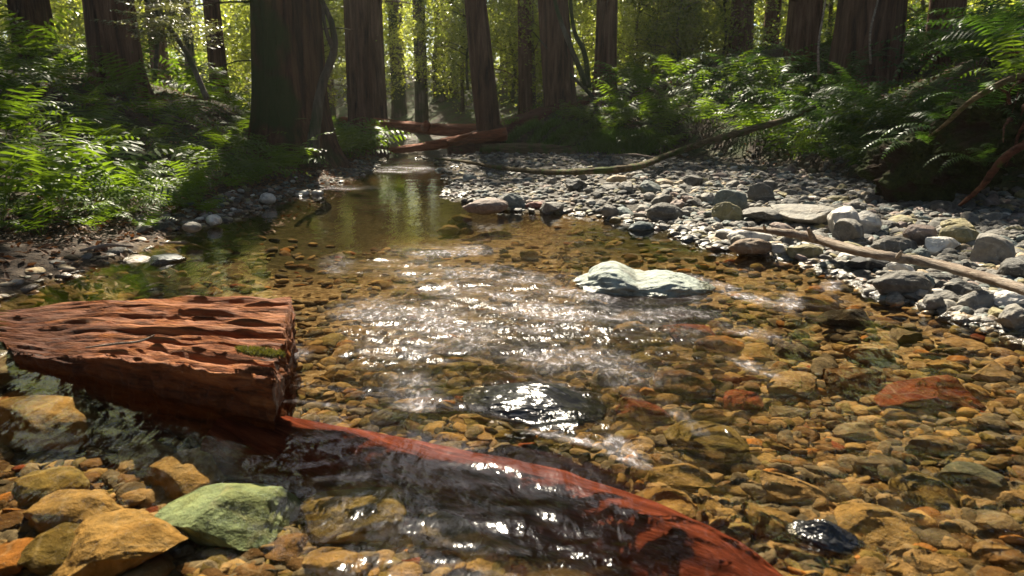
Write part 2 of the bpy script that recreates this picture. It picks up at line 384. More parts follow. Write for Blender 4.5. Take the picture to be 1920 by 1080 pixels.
def water_mat():
    m, n, out = mat("stream_water"); pos, xyz = geo_pos(n)
    ar = n.nodes.new("ShaderNodeAttribute"); ar.attribute_name = "riffle"
    af = n.nodes.new("ShaderNodeAttribute"); af.attribute_name = "foam_sheen"
    rif = ar.outputs["Fac"]; foam_sheen = af.outputs["Fac"]
    v = mapping(n, pos, (1, .38, 1), (0, 0, radians(-18)))
    w1 = noise(n, v, 16, 3, .55, .5); w2 = noise(n, v, 46, 3, .6, .8); v3 = mapping(n, pos, (1, .6, 1)); w3 = noise(n, v3, 7, 2, .5)
    hgt = mth(n, 'ADD', mth(n, 'MULTIPLY', w1, 1.0), mth(n, 'MULTIPLY', w2, mrange(n, rif, 0, 1, .08, .55)))
    hgt = mth(n, 'ADD', hgt, mth(n, 'MULTIPLY', w3, .9))
    b = n.nodes.new("ShaderNodeBump"); L(n, mrange(n, rif, 0, 1, .12, .55), b.inputs["Strength"]); b.inputs["Distance"].default_value = .018; L(n, hgt, b.inputs["Height"])
    fr = n.nodes.new("ShaderNodeFresnel"); fr.inputs[0].default_value = 1.33; L(n, b.outputs[0], fr.inputs[1])
    gl = n.nodes.new("ShaderNodeBsdfGlossy"); L(n, mrange(n, rif, 0, 1, .03, .11), gl.inputs["Roughness"]); L(n, b.outputs[0], gl.inputs["Normal"])
    tr = n.nodes.new("ShaderNodeBsdfTransparent"); tr.inputs[0].default_value = (.96, .91, .80, 1)
    rf = n.nodes.new("ShaderNodeBsdfRefraction"); rf.inputs["IOR"].default_value = 1.33; rf.inputs["Roughness"].default_value = .08; rf.inputs[0].default_value = (.96, .91, .80, 1); L(n, b.outputs[0], rf.inputs["Normal"])
    mr = n.nodes.new("ShaderNodeMixShader"); L(n, mrange(n, rif, .08, 1, .0, .38), mr.inputs[0]); L(n, tr.outputs[0], mr.inputs[1]); L(n, rf.outputs[0], mr.inputs[2])
    mx = n.nodes.new("ShaderNodeMixShader"); L(n, fr.outputs[0], mx.inputs[0]); L(n, mr.outputs[0], mx.inputs[1]); L(n, gl.outputs[0], mx.inputs[2])
    df = n.nodes.new("ShaderNodeBsdfDiffuse"); df.inputs[0].default_value = (.62, .58, .60, 1); L(n, b.outputs[0], df.inputs["Normal"])
    vf = mapping(n, pos, (1, .55, 1), (0, 0, radians(-22))); fn = noise(n, vf, 46, 5, .72, .5)
    ff = mth(n, 'MULTIPLY', foam_sheen, mth(n, 'ADD', mth(n, 'MULTIPLY', mrange(n, fn, .50, .66), .75), .13), True)  # pale diffuse layer: foam plus painted glitter and sky sheen
    m2 = n.nodes.new("ShaderNodeMixShader"); L(n, ff, m2.inputs[0]); L(n, mx.outputs[0], m2.inputs[1]); L(n, df.outputs[0], m2.inputs[2])
    L(n, m2.outputs[0], out.inputs[0]); return m
M_WATER = water_mat()

# ------------------------------------------------------------------ ground sheet
def spaced(a, b, near, s0, k):
    out = [near]; s = s0
    while out[-1] < b: out.append(out[-1]+max(s0, abs(out[-1])*k))
    lo = [near]
    while lo[0] > a: lo.insert(0, lo[0]-max(s0, abs(lo[0])*k))
    return np.array(lo[:-1]+out)
gx = spaced(-110, 110, 0, .035, .022); gy = spaced(-60, 170, .6, .035, .012)
X, Y = np.meshgrid(gx, gy, indexing='ij'); Z = H(X, Y)
grv = sm((X-xl(Y)+.35)/.25)*sm((Y-4)/1.5+(X-xl(Y)-.3)*4)*sm((xb(Y)+.12-X+.15*n2(X, Y, 2, 2, 8))/.25)
GPX, GPY = proj(X, Y, Z)
pool_dark = np.zeros_like(X)  # bed patches painted darker where the pools look dim
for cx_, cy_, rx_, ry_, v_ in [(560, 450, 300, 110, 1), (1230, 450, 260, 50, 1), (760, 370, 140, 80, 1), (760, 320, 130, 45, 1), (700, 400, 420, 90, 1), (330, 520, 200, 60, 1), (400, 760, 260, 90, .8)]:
    pool_dark = np.maximum(pool_dark, v_*sm(1.6-1.6*np.hypot((GPX-cx_)/rx_, (GPY-cy_)/ry_)))
grd = link("ground", mesh_np("ground", np.stack([X, Y, Z], -1).reshape(-1, 3), grid_faces(len(gx), len(gy))[:, ::-1], M_GROUND, True, {"gravel": grv.ravel(), "pool_dark": pool_dark.ravel()}))
tag(grd, kind="structure")

# ------------------------------------------------------------------ water sheet
wy = [.25]
while wy[-1] < 24: wy.append(wy[-1]+max(.006, wy[-1]*.0055))
wy = np.array(wy); wu = np.linspace(-1, 1, 420)
WX = wu[None, :]*(0.9*wy[:, None]+2.2)+(-.12*np.maximum(wy-9, 0))[:, None]*1.0; WY = np.repeat(wy[:, None], 420, 1)
RX, RY = proj(WX, WY, 0*WX)
def blob(cx, cy_, rx, ry, rot=0.0):
    dx, dy = RX-cx, RY-cy_; c, s = cos(rot), sin(rot)
    return sm(1.5-1.5*np.hypot((dx*c+dy*s)/rx, (-dx*s+dy*c)/ry)/1.0)
rif = np.zeros_like(WX)
for b_ in [(980, 600, 420, 130, .12, 1.0), (760, 500, 180, 40, 0, .8), (740, 650, 160, 110, 0, 1.0), (1250, 640, 300, 80, .3, .8), (1480, 570, 120, 50, .3, .5),
           (1050, 760, 230, 90, .25, .9), (1350, 830, 160, 90, .5, .6), (950, 1010, 260, 90, .3, .12), (800, 830, 260, 50, .2, .12), (760, 310, 90, 20, 0, .7), (1000, 470, 250, 50, 0, .6)]:
    rif = np.maximum(rif, b_[5]*blob(*b_[:5]))
rif = np.maximum(rif, .27*sm((RY-600)/200)*sm((RX-850)/200)+.06+.20*sm((RY-440)/60)*sm((1500-RX)/500)*sm((RX-480)/150))
# surface height
def aniso(x, y, a, sx, sy, seed, o=3):
    c, s = cos(a), sin(a); return n2((x*c+y*s)*sx, (-x*s+y*c)*sy, 1.0, o, seed)
wz = 0.0010*aniso(WX, WY, .2, 5, 3, 1)+rif*(0.0125*aniso(WX, WY, -.35, 5.5, 10, 2, 3)+0.006*aniso(WX, WY, .4, 16, 22, 3, 3))+.0016*sm((RY-560)/300)*aniso(WX, WY, -.5, 7, 14, 8, 2)
# water heaped over the sunken log, dropping behind it, and over the black rock
SL = np.array([P(470, 765)[:2], P(760, 815)[:2], P(1040, 872)[:2], P(1310, 975)[:2], P(1560, 1180)[:2]])
def seg_dist(x, y, pl):
    best = np.full(x.shape, 1e9); side = np.zeros(x.shape)
    for a, b in zip(pl[:-1], pl[1:]):
        d = b-a; t = np.clip(((x-a[0])*d[0]+(y-a[1])*d[1])/(d@d), 0, 1)
        qx, qy = x-a[0]-t*d[0], y-a[1]-t*d[1]; r = np.hypot(qx, qy); s = np.sign(d[0]*qy-d[1]*qx)
        u = r < best; best = np.where(u, r, best); side = np.where(u, s*r, side)
    return side
sdl = seg_dist(WX, WY, SL)
inl = sm((RX-500)/60)
att = 1-.6*np.exp(-((sdl+.04)/.16)**2)*inl; glare = blob(900, 1030, 190, 70); att = np.maximum(att, .75*glare); rif = rif*att; wz = wz*att
wz += inl*(0.012*np.exp(-((sdl-.02)/.10)**2)-0.006*np.exp(-((sdl-.17)/.04)**2))
br = P(1010, 765)[:2]; d = np.hypot((WX-br[0])/.20, (WY-br[1])/.13); wz += .010*np.exp(-d*d)
foam_sheen = np.zeros_like(WX)  # foam patches, some of them painted glints and reflected sky on the ripples
for b_ in [(740, 650, 90, 30, .1, .9), (770, 735, 70, 45, .3, .95), (1040, 722, 70, 9, .35, .7), (1070, 826, 110, 10, .22, 1.6), (1180, 862, 60, 12, .4, 1.0), (1170, 730, 60, 12, .5, .6), (900, 600, 200, 40, .1, .35), (1170, 850, 60, 30, .6, .8), (1000, 560, 320, 60, .2, .62), (760, 610, 170, 60, .1, .7), (1010, 660, 300, 50, .2, .4),
           (820, 470, 140, 16, 0, .6), (630, 495, 40, 22, 0, .8), (1370, 545, 120, 12, .32, .8), (1000, 610, 60, 18, .1, .6), (1150, 560, 250, 50, .1, .45), (950, 520, 100, 30, .1, .6),
           (1240, 610, 130, 30, .2, .5), (760, 318, 80, 9, 0, 1.3), (640, 352, 90, 6, 0, .6), (1480, 570, 30, 25, 0, .7), (1560, 535, 25, 15, 0, .7), (1420, 690, 70, 12, .4, .5), (1290, 790, 80, 14, .6, .6), (560, 660, 30, 20, 0, .5),
           (650, 770, 150, 7, .12, .4), (1400, 620, 150, 16, .3, .4)]:
    foam_sheen = np.maximum(foam_sheen, b_[5]*blob(*b_[:5]))
fo = aniso(WX, WY, -.4, 3.2, 5.5, 31, 3); foam_sheen = np.clip(foam_sheen*(.25+1.25*sm((fo+.22)/.5)), 0, 1.4)
wat = link("water", mesh_np("water", np.stack([WX, WY, wz], -1).reshape(-1, 3), grid_faces(len(wy), 420), M_WATER, True, {"riffle": rif.ravel(), "foam_sheen": foam_sheen.ravel()}))
tag(wat, kind="structure")

# ------------------------------------------------------------------ stones
def ico(sub):
    t = (1+5**.5)/2
    v = [(-1, t, 0), (1, t, 0), (-1, -t, 0), (1, -t, 0), (0, -1, t), (0, 1, t), (0, -1, -t), (0, 1, -t), (t, 0, -1), (t, 0, 1), (-t, 0, -1), (-t, 0, 1)]
    f = [(0, 11, 5), (0, 5, 1), (0, 1, 7), (0, 7, 10), (0, 10, 11), (1, 5, 9), (5, 11, 4), (11, 10, 2), (10, 7, 6), (7, 1, 8), (3, 9, 4), (3, 4, 2), (3, 2, 6), (3, 6, 8), (3, 8, 9), (4, 9, 5), (2, 4, 11), (6, 2, 10), (8, 6, 7), (9, 8, 1)]
    v = [np.array(p)/np.linalg.norm(p) for p in v]
    for _ in range(sub):
        c = {}; nf = []
        def mid(a, b):
            k = (min(a, b), max(a, b))
            if k not in c: p = v[a]+v[b]; v.append(p/np.linalg.norm(p)); c[k] = len(v)-1
            return c[k]
        for a, b, d in f:
            x, y, z = mid(a, b), mid(b, d), mid(d, a); nf += [(a, x, z), (b, y, x), (d, z, y), (x, y, z)]
        f = nf
    return np.array(v), np.array(f)
def stone_shape(seed, sub=4, cuts=7, ang=.75, ns=.10):
    v, f = ico(sub); r = np.random.default_rng(seed); p = v.copy()
    for _ in range(cuts):
        n = r.normal(size=3); n /= np.linalg.norm(n); d = r.uniform(ang-.14, ang+.16); e = p@n-d
        p = p-np.outer(np.where(e > 0, e*.92, 0), n)
    p = p*(1+ns*fbm(v*1.3+seed*3.1, 3)[:, None])+v*(.018*fbm(v*6+seed, 2))[:, None]
    p -= (p.max(0)+p.min(0))/2; p /= (p.max(0)-p.min(0))/2
    return p, f                                        # box -1..1
SHAPES = {}
for k in range(7): SHAPES['r', k] = mesh_np("rounded_stone", *stone_shape(k, 4, 6, .86, .12), M_STONE)
for k in range(7): SHAPES['a', k] = mesh_np("angular_stone", *stone_shape(50+k, 4, 12, .60, .10), M_STONE)
PAL = {'grey': (.125, .115, .098), 'pale grey': (.21, .195, .168), 'dark grey': (.06, .058, .053), 'tan': (.36, .28, .18), 'brown': (.17, .115, .07), 'orange': (.38, .20, .08), 'rust red': (.20, .07, .045),
       'white': (.58, .55, .50), 'green': (.25, .38, .30), 'olive': (.22, .19, .09), 'blue grey': (.13, .155, .145), 'black': (.012, .012, .014), 'ochre': (.36, .27, .14), 'pinkish': (.25, .185, .155), 'slate blue': (.06, .085, .09)}
stones = []          # (obj, colour, shape word, width, px, py, zone, own label)
def add_stone(pos, dim, rotz, colour, kind='r', tilt=(0, 0), zone='bar', label=None, jitter=.12, name='stone'):
    o = link(name, SHAPES[kind, int(R.integers(7))], None, pos, (tilt[0], tilt[1], rotz), tuple(np.array(dim)/2))
    c = np.array(PAL[colour])*(1+jitter*R.normal()); o.color = (*np.clip(c, .01, .8), 1)
    px, py = proj(np.array([pos[0]]), np.array([pos[1]]), np.array([pos[2]]))
    stones.append([o, colour, kind, dim[0], float(px[0]), float(py[0]), zone, label]); return o
occ = []
def px_stone(x0, y0, x1, y1, colour, kind='r', label=None, top=None, zone='bed', hf=.55, rot=None, tilt=None, asp=None):
    cx, cy_ = (x0+x1)/2, (y0+y1)/2; q = G(cx, cy_+(y1-y0)*.1)
    z = q[2]
    for _ in range(3):
        p = P(cx, cy_, min(z, .6)); dist = math.dist(p, (0, 0, CAM_H)); w = (x1-x0)/FPX*dist*(.9 if hf == .42 else 1); h = w*hf
        va = math.asin(min(.9, (CAM_H-p[2])/dist)) if p[2] < CAM_H else .2
        dy = np.clip(((y1-y0)/FPX*dist-h*cos(va)*.8)/max(sin(va), .15), .55*w, 1.25*w)
        g = Hs(p[0], p[1]); z = g+h*.33
        if top is not None: z = min(z, top-h*.5)
    h = max(h, .02)
    p = P(cx, cy_, z)
    if asp: dy = w*asp
    o = add_stone(p, (w, dy, h), R.uniform(-.2, .2) if rot is None else rot, colour, kind, tilt or (R.uniform(-.08, .08), R.uniform(-.08, .08)), zone, label)
    occ.append((p[0], p[1], max(w, dy)*.42)); return o
FG = [
 (0, 732, 90, 775, 'orange', 'r', 'flat orange stone under shallow water at far left, beyond the long tan boulder', -.0),
 (-40, 742, 182, 855, 'ochre', 'r', 'large tan boulder with a dark undercut side at the left water edge', .0),
 (120, 742, 240, 800, 'tan', 'a', 'angular tan stone leaning on the back of the large tan boulder', .0),
 (172, 788, 262, 850, 'brown', 'r', 'rounded brown stone right of the large tan boulder', .0),
 (222, 822, 322, 902, 'tan', 'a', 'flat pale tan slab between the brown stone and the orange-tan boulder', -.03),
 (330, 796, 412, 848, 'pale grey', 'a', 'pointed pale stone standing alone in dark water below the wood block', .01),
 (272, 834, 424, 950, 'ochre', 'a', 'chunky orange-tan boulder with a shaded front beside the green boulder', .02),
 (420, 828, 522, 902, 'brown', 'r', 'reddish brown cobble right of the chunky orange-tan boulder', -.0),
 (386, 876, 434, 918, 'tan', 'r', 'small smooth tan oval stone resting on the green boulder', -.0),
 (498, 876, 572, 928, 'grey', 'r', 'small grey cobble at the right tip of the green boulder', -.02),
 (292, 900, 545, 1040, 'green', 'a', 'large pale green boulder under shallow water at bottom left', -.015),
 (150, 845, 204, 892, 'brown', 'r', 'small brown oval stone below the rounded brown stone', -.02),
 (32, 878, 156, 950, 'olive', 'r', 'olive grey cobble in the shade below the large tan boulder', -.01),
 (48, 908, 222, 1010, 'ochre', 'r', 'long yellow-brown stone slanting down to the left', -.0),
 (130, 960, 345, 1100, 'ochre', 'r', 'long tan boulder slanting down beside the green boulder', .0),
 (52, 985, 188, 1080, 'olive', 'r', 'smooth grey-olive stone below the long yellow-brown stone', -.01),
 (-30, 1005, 60, 1090, 'orange', 'r', 'orange stone in the bottom left corner', -.0),
 (232, 1030, 325, 1110, 'tan', 'a', 'tan stone cut by the bottom edge under the green boulder', -.0),
 (226, 892, 284, 968, 'tan', 'a', 'small tan stone wedged left of the chunky orange-tan boulder', -.02),
 (198, 955, 236, 980, 'rust red', 'r', 'tiny brick-red pebble beside the long tan boulder', -.02),
 (-20, 902, 30, 940, 'grey', 'r', 'small grey stone at the left edge beside the olive cobble', -.02),
 (-20, 955, 55, 1010, 'brown', 'r', 'dark brown stone at the left edge above the orange corner stone', -.02),
 (186, 880, 236, 920, 'grey', 'r', 'small dull grey stone under the pale tan slab', -.03),
 (555, 895, 775, 1035, 'olive', 'r', 'broad mottled olive boulder under rippled water near the sunken log', -.02),
 (560, 1015, 700, 1100, 'ochre', 'a', 'yellow-tan stone below the broad mottled olive boulder', -.01),
 (686, 1025, 748, 1080, 'tan', 'r', 'pale yellow round stone by the bottom edge', -.02),
 (600, 905, 668, 930, 'orange', 'r', 'small orange pebble on the back of the broad olive boulder', -.03),
 (500, 1000, 570, 1060, 'brown', 'a', 'dull brown stone between the green boulder and the yellow-tan stone', -.03),
 (772, 905, 945, 1060, 'pale grey', 'r', 'smooth round pale boulder made up from a lens flare, in front of the red log', -.03),  # made-up stone standing in for a round lens flare
 (-70, 632, 84, 735, 'pale grey', 'r', 'rough dry grey boulder at the left end of the wood block', .09),
 (28, 625, 82, 665, 'brown', 'r', 'dark brown wet cobble between the rough grey boulder and the wood block', .05),
 (1250, 768, 1405, 880, 'olive', 'r', 'rounded yellow-olive boulder under the rippled water', -.01),
 (1750, 866, 1870, 935, 'blue grey', 'a', 'pale blue-grey cobble among brown stones on the right streambed', -.02),
 (1300, 632, 1400, 668, 'orange', 'r', 'bright orange flat stone in the riffle beyond the olive boulder', -.01),
 (1385, 642, 1455, 682, 'ochre', 'r', 'yellow stone touching the bright orange flat stone', -.01),
 (1450, 645, 1520, 678, 'grey', 'r', 'dull grey flat stone just right of the yellow stone', -.015),
 (1492, 552, 1572, 588, 'ochre', 'a', 'flat amber slab lying just under the water near the gravel bar', -.004),
 (1530, 588, 1636, 614, 'dark grey', 'r', 'dark flat stone just in front of the flat amber slab', -.0),
 (1640, 722, 1825, 775, 'rust red', 'r', 'long dark red stone under water near the right edge', -.01),
 (1540, 690, 1660, 740, 'brown', 'a', 'brown angular stone left of the long dark red stone', -.015),
 (1700, 1035, 1790, 1090, 'tan', 'r', 'pale yellow stone at the bottom edge right of the black rock', -.02),
 (1820, 945, 1900, 1010, 'pale grey', 'r', 'round greyish stone in the bottom right corner', -.02),
 (1440, 760, 1520, 800, 'pale grey', 'a', 'pale angular stone near the middle of the right streambed', -.02),
 (1560, 790, 1640, 830, 'pale grey', 'a', 'pale greenish stone left of the blue-grey cobble', -.02),
 (1700, 820, 1790, 856, 'ochre', 'r', 'yellow stone just beyond the blue-grey cobble', -.02),
 (1600, 855, 1700, 900, 'grey', 'r', 'flat dull grey stone left of the blue-grey cobble', -.025),
 (280, 468, 345, 516, 'slate blue', 'r', 'dark slate-blue cobble standing in the shaded shallows at left', .06),
 (236, 475, 284, 505, 'tan', 'r', 'low tan stone just left of the slate-blue cobble', .02),
]
for k_, a in enumerate(FG): px_stone(a[0], a[1], a[2], a[3], a[4], 'a' if k_ % 3 else a[5], a[6], a[7], hf=.42)
# the stones that stand out on and around the bar
BAR = [
 (1462, 372, 1578, 432, 'pale grey', 'a', 'broad flat grey slab leaning against the two white stones', .28),
 (1400, 380, 1480, 420, 'grey', 'a', 'low grey slab at the left foot of the broad flat slab', .3),
 (1560, 386, 1606, 446, 'white', 'r', 'upright white stone beside the broad flat slab', 1.15),
 (1604, 390, 1646, 448, 'white', 'r', 'white stone with a dark cap, right one of the white pair', 1.0),
 (1566, 410, 1612, 458, 'grey', 'a', 'grey stone propped in front of the two white stones', .9),
 (1366, 432, 1446, 460, 'white', 'r', 'pale lumpy stone at the water edge below the driftwood tip', .4),
 (1370, 450, 1442, 478, 'brown', 'r', 'dark wet brown stone in front of the pale lumpy stone', .45),
 (1446, 456, 1476, 480, 'white', 'r', 'small whitish stone at the water edge below the driftwood stick', .7),
 (1478, 462, 1540, 486, 'olive', 'r', 'brownish cobble between the white stone and the pale oval stone', .5),
 (1572, 474, 1604, 494, 'white', 'r', 'pale oval stone just under the driftwood stick', .6),
 (1590, 480, 1668, 514, 'black', 'a', 'black wedge-shaped wet stone under the driftwood stick', .5),
 (1664, 494, 1716, 518, 'white', 'a', 'pale flat-topped stone below the middle of the driftwood stick', .5),
 (1642, 514, 1738, 554, 'grey', 'r', 'large striped grey stone at the water edge of the bar', .5),
 (1776, 534, 1838, 556, 'dark grey', 'r', 'dark grey oval stone below the right part of the stick', .5),
 (1800, 548, 1870, 588, 'pale grey', 'r', 'grey boulder with a shaded front at the right water edge', .6),
 (1858, 545, 1940, 580, 'white', 'a', 'pale angular stone by the right end of the driftwood stick', .5),
 (1882, 575, 1960, 622, 'pale grey', 'r', 'round grey stone at the right end of the waterline', .6),
 (1738, 450, 1796, 478, 'white', 'a', 'pale square-ended stone above the driftwood stick', .6),
 (1636, 448, 1716, 478, 'grey', 'r', 'long grey cobble behind the driftwood stick', .45),
 (1826, 442, 1882, 502, 'pale grey', 'a', 'tall leaning grey block above the right part of the stick', 1.0),
 (1770, 424, 1830, 460, 'olive', 'r', 'olive grey rounded stone left of the tall leaning block', .6),
 (1888, 486, 1950, 526, 'dark grey', 'r', 'dark grey cobble right of the tall leaning block', .6),
 (1700, 425, 1752, 455, 'pinkish', 'r', 'pinkish rounded stone above the pale square-ended stone', .6),
 (1214, 384, 1278, 416, 'grey', 'r', 'rounded grey cobble at the back edge of the side pool', .6),
 (1338, 384, 1396, 412, 'olive', 'a', 'brownish grey wedge stone left of the low grey slab', .6),
 (1404, 348, 1454, 378, 'grey', 'a', 'pointed grey stone in the middle of the bar', .75),
 (1340, 362, 1396, 388, 'blue grey', 'a', 'bluish grey angular stone left of the pointed grey stone', .6),
 (1126, 388, 1158, 408, 'grey', 'r', 'small round grey stone at the pool edge in the middle', .8),
 (940, 366, 984, 392, 'blue grey', 'r', 'domed blue-grey stone at the near end of the bar', .75),
 (872, 378, 948, 396, 'pinkish', 'r', 'low pinkish stone left of the domed blue-grey stone', .35),
 (984, 378, 1024, 394, 'rust red', 'r', 'low reddish stone right of the domed blue-grey stone', .4),
 (818, 424, 862, 442, 'tan', 'r', 'pale tan stone standing in the shallows off the bar tip', .5),
 (846, 402, 884, 418, 'olive', 'r', 'low brown stone awash off the bar tip', .4),
 (840, 410, 858, 422, 'olive', 'r', 'tiny round brown stone beside the one awash off the bar tip', .7),
 (862, 428, 888, 440, 'tan', 'r', 'small tan stone right of the pale tan stone in the shallows', .5),
 (796, 470, 846, 488, 'black', 'r', 'dark flat stone breaking the surface at the top of the riffle', .45),
 (904, 460, 924, 482, 'black', 'r', 'small dark upright stone at the top of the riffle', .9),
 (936, 468, 954, 482, 'black', 'r', 'tiny dark stone in the riffle beside the small upright one', .8),
 (974, 470, 1010, 486, 'olive', 'r', 'mossy dark stone at the right end of the riffle line', .6),
 (958, 502, 984, 516, 'black', 'r', 'small dark stone lower in the riffle', .6),
 (1176, 418, 1230, 444, 'slate blue', 'r', 'dark bluish boulder half sunk at the back of the side pool', .6),
 (346, 418, 372, 434, 'pale grey', 'r', 'pale stone on the sandy left shore', .6),
 (388, 402, 412, 424, 'white', 'r', 'whitish upright stone on the sandy left shore', .8),
 (410, 406, 436, 420, 'grey', 'r', 'grey flat stone beside the whitish upright stone on the left shore', .5),
 (488, 364, 516, 380, 'white', 'r', 'pale grey stone at the left waterline below the ferns', .7),
 (560, 358, 578, 368, 'white', 'r', 'bright white stone at the left waterline', .6),
 (584, 358, 606, 369, 'white', 'r', 'second bright white stone at the left waterline, on the right', .6),
]
for a in BAR:
    zone = 'bar'
    px_stone(a[0], a[1], a[2], a[3], a[4], a[5], a[6], None, zone, a[7])

def wet_mat():
    m, n, out = mat("wet_black_rock"); oc = objco(n); v = mapping(n, oc, (3, 9, 9), (0, 0, .3)); g = noise(n, v, 2.0, 4, .6, .5); g2 = noise(n, oc, 3, 3)
    c = mixc(n, mrange(n, g2, .4, .65), (.010, .010, .012), (.035, .034, .034)); nb = bump(n, g, .5, .03)
    b_ = pbsdf(n, c, .14, nb, .5); L(n, b_.outputs[0], out.inputs[0]); return m
M_WETROCK = wet_mat()
# the blue-grey double-humped boulder in mid-stream, the glossy black rocks
def special(name, label, p, dim, rot, colour, humps, seed, cuts=8):
    v, f = ico(5); r = np.random.default_rng(seed); q = v.copy()
    for _ in range(cuts):
        n = r.normal(size=3); n /= np.linalg.norm(n); dd = r.uniform(.7, .9); e = q@n-dd; q = q-np.outer(np.where(e > 0, e*.85, 0), n)
    q = q*(1+.09*fbm(v*2+seed, 4)[:, None]); q[:, 2] *= np.where(q[:, 2] > 0, 1, .8)
    prof = np.zeros(len(q))
    for cx, w, h in humps: prof = np.maximum(prof, h*np.exp(-((q[:, 0]-cx)/w)**2))
    q[:, 2] = np.where(q[:, 2] > 0, q[:, 2]*prof, q[:, 2])
    q += v*(.035*fbm(v*7+seed, 3))[:, None]
    o = link(name, mesh_np(name, q*np.array(dim)/2, f, M_WETROCK if name == 'wet_rock' else M_STONE), None, p, (0, 0, rot)); o.color = (*PAL[colour], 1)
    tag(o, label, "rock"); return o
b = P(1205, 541, 0.0); ww = 262/FPX*math.dist(b, (0, 0, CAM_H))
PAL['bluegreen'] = (.27, .31, .275)
special('boulder', 'pale blue-green boulder with two humps standing alone in mid-stream', b+np.array([0, .06, .0]), (ww, .42, .20), -.12, 'bluegreen', [(-.45, .45, 1.05), (.42, .65, .66), (0, 1.6, .5)], 8, 3)
occ.append((b[0], b[1], .25))
b = P(1000, 758, -.006); special('wet_rock', 'black glossy rock with water sliding over it just beyond the sunken log', b, (.40, .24, .085), -.45, 'black', [(0, .8, 1)], 9); occ.append((b[0], b[1], .2))
b = P(1545, 1008, -.01); special('wet_rock', 'wet black stone poking out of the water at the bottom, right of the sunken log', b, (.14, .09, .07), -.5, 'black', [(0, .8, 1)], 11); occ.append((b[0], b[1], .07))

# scatter: bar stones and streambed stones
def scatter(n, zone, size_fn, region, cols, weights, kinds=('r', 'a'), maxtry=40000, sep=.72):
    got = 0
    for _ in range(maxtry):
        if got >= n: break
        px, py = R.uniform(*region[0]), R.uniform(*region[1])
        q = P(px, py, .03)
        x, y = q[0], q[1]
        if zone == 'bar':
            if not (xr(y)-.05 < x < xb(y)+.1): continue
        elif zone == 'left':
            if not (xl(y)-.35 < x < xl(y)+.08): continue
        else:
            if not (xl(y)+.1 < x < xr(y)-.05): continue
        s = size_fn(px, py, y)
        if any((x-a)**2+(y-b_)**2 < (c+s*.5*sep)**2 for a, b_, c in occ): continue
        c = R.choice(len(cols), p=np.array(weights)/sum(weights)); g = Hs(x, y)
        dim = (s, s*R.uniform(.6, .95), s*R.uniform(.35, .7)) if zone != 'bed' else (s, s*R.uniform(.6, .95), s*R.uniform(.25, .45))
        z = g+dim[2]*R.uniform(.15, .36)
        if zone == 'bed': z = min(z, -.012-dim[2]*.5)
        add_stone((x, y, z), dim, R.uniform(0, pi), cols[c], kinds[int(R.random() < .55)], (R.normal()*.18, R.normal()*.18), zone)
        occ.append((x, y, s*.5)); got += 1
gc = ['grey', 'pale grey', 'dark grey', 'tan', 'pinkish', 'blue grey', 'olive', 'white']; gw = [5, 4, 1.6, 1, 1.4, 2, 1.4, .5]
bc = ['ochre', 'tan', 'brown', 'orange', 'olive', 'rust red', 'pale grey', 'grey']; bw = [3, 3.4, 2.4, .6, 2.2, .35, 3.2, 2]
scatter(95, 'bar', lambda px, py, y: R.uniform(.08, .19), ((1120, 1920), (372, 600)), gc, gw)
scatter(40, 'bar', lambda px, py, y: R.uniform(.10, .20), ((850, 1560), (322, 420)), gc, gw)
scatter(12, 'left', lambda px, py, y: R.uniform(.06, .12), ((150, 700), (330, 500)), gc, gw)
scatter(44, 'bed', lambda px, py, y: R.uniform(.10, .24), ((900, 1900), (520, 1070)), bc, bw, sep=.9)
scatter(85, 'bed', lambda px, py, y: R.uniform(.04, .10), ((-40, 640), (735, 1080)), bc, bw, sep=.8)
scatter(10, 'bed', lambda px, py, y: R.uniform(.08, .14), ((520, 1300), (560, 760)), bc, bw, sep=.9)

# loose small stones: nobody could count them
def pebbles(name, label, n, sampler, size, cols, weights, sub=1, flat=.5, sink=None):
    base = [stone_shape(200+k, sub, 6, .75, .12) for k in range(8)]
    Vs, Fs, Cs, off = [], [], [], 0
    x, y, s = sampler(n); g = H(x, y)
    w = np.array(weights)/sum(weights); cc = R.choice(len(cols), size=len(x), p=w)
    kk = R.integers(8, size=len(x))
    for k in range(8):
        I = np.where(kk == k)[0]; v, f = base[k]; m = len(I)
        if not m: continue
        dm = np.stack([s[I], s[I]*R.uniform(.6, 1, m), s[I]*flat*R.uniform(.6, 1.2, m)], 1)/2
        p = v[None]*dm[:, None]; a = R.uniform(0, 2*pi, m); tx = R.normal(size=m)*.3
        ct, s_ = np.cos(tx)[:, None], np.sin(tx)[:, None]
        yy = p[..., 1]*ct-p[..., 2]*s_; zz = p[..., 1]*s_+p[..., 2]*ct
        ca, sa = np.cos(a)[:, None], np.sin(a)[:, None]
        q = np.stack([p[..., 0]*ca-yy*sa+x[I][:, None], p[..., 0]*sa+yy*ca+y[I][:, None], zz+(g[I]+dm[:, 2]*R.uniform(.1, .8, m))[:, None]], -1)
        if sink is not None: q[..., 2] = np.minimum(q[..., 2], q[..., 2]*0+sink)
        Vs.append(q.reshape(-1, 3)); Fs.append((f[None]+(np.arange(m)*len(v))[:, None, None]+off).reshape(-1, 3)); off += m*len(v)
        c = np.array([PAL[cols[i]] for i in cc[I]])*(1+.18*R.normal(size=(m, 1))); Cs.append(np.repeat(np.clip(c, .01, .8), len(v), 0))
    o = link(name, mesh_np(name, np.vstack(Vs), np.vstack(Fs), M_PEB, True, {"tint": np.vstack(Cs)})); tag(o, label, "gravel", None, "stuff"); return o
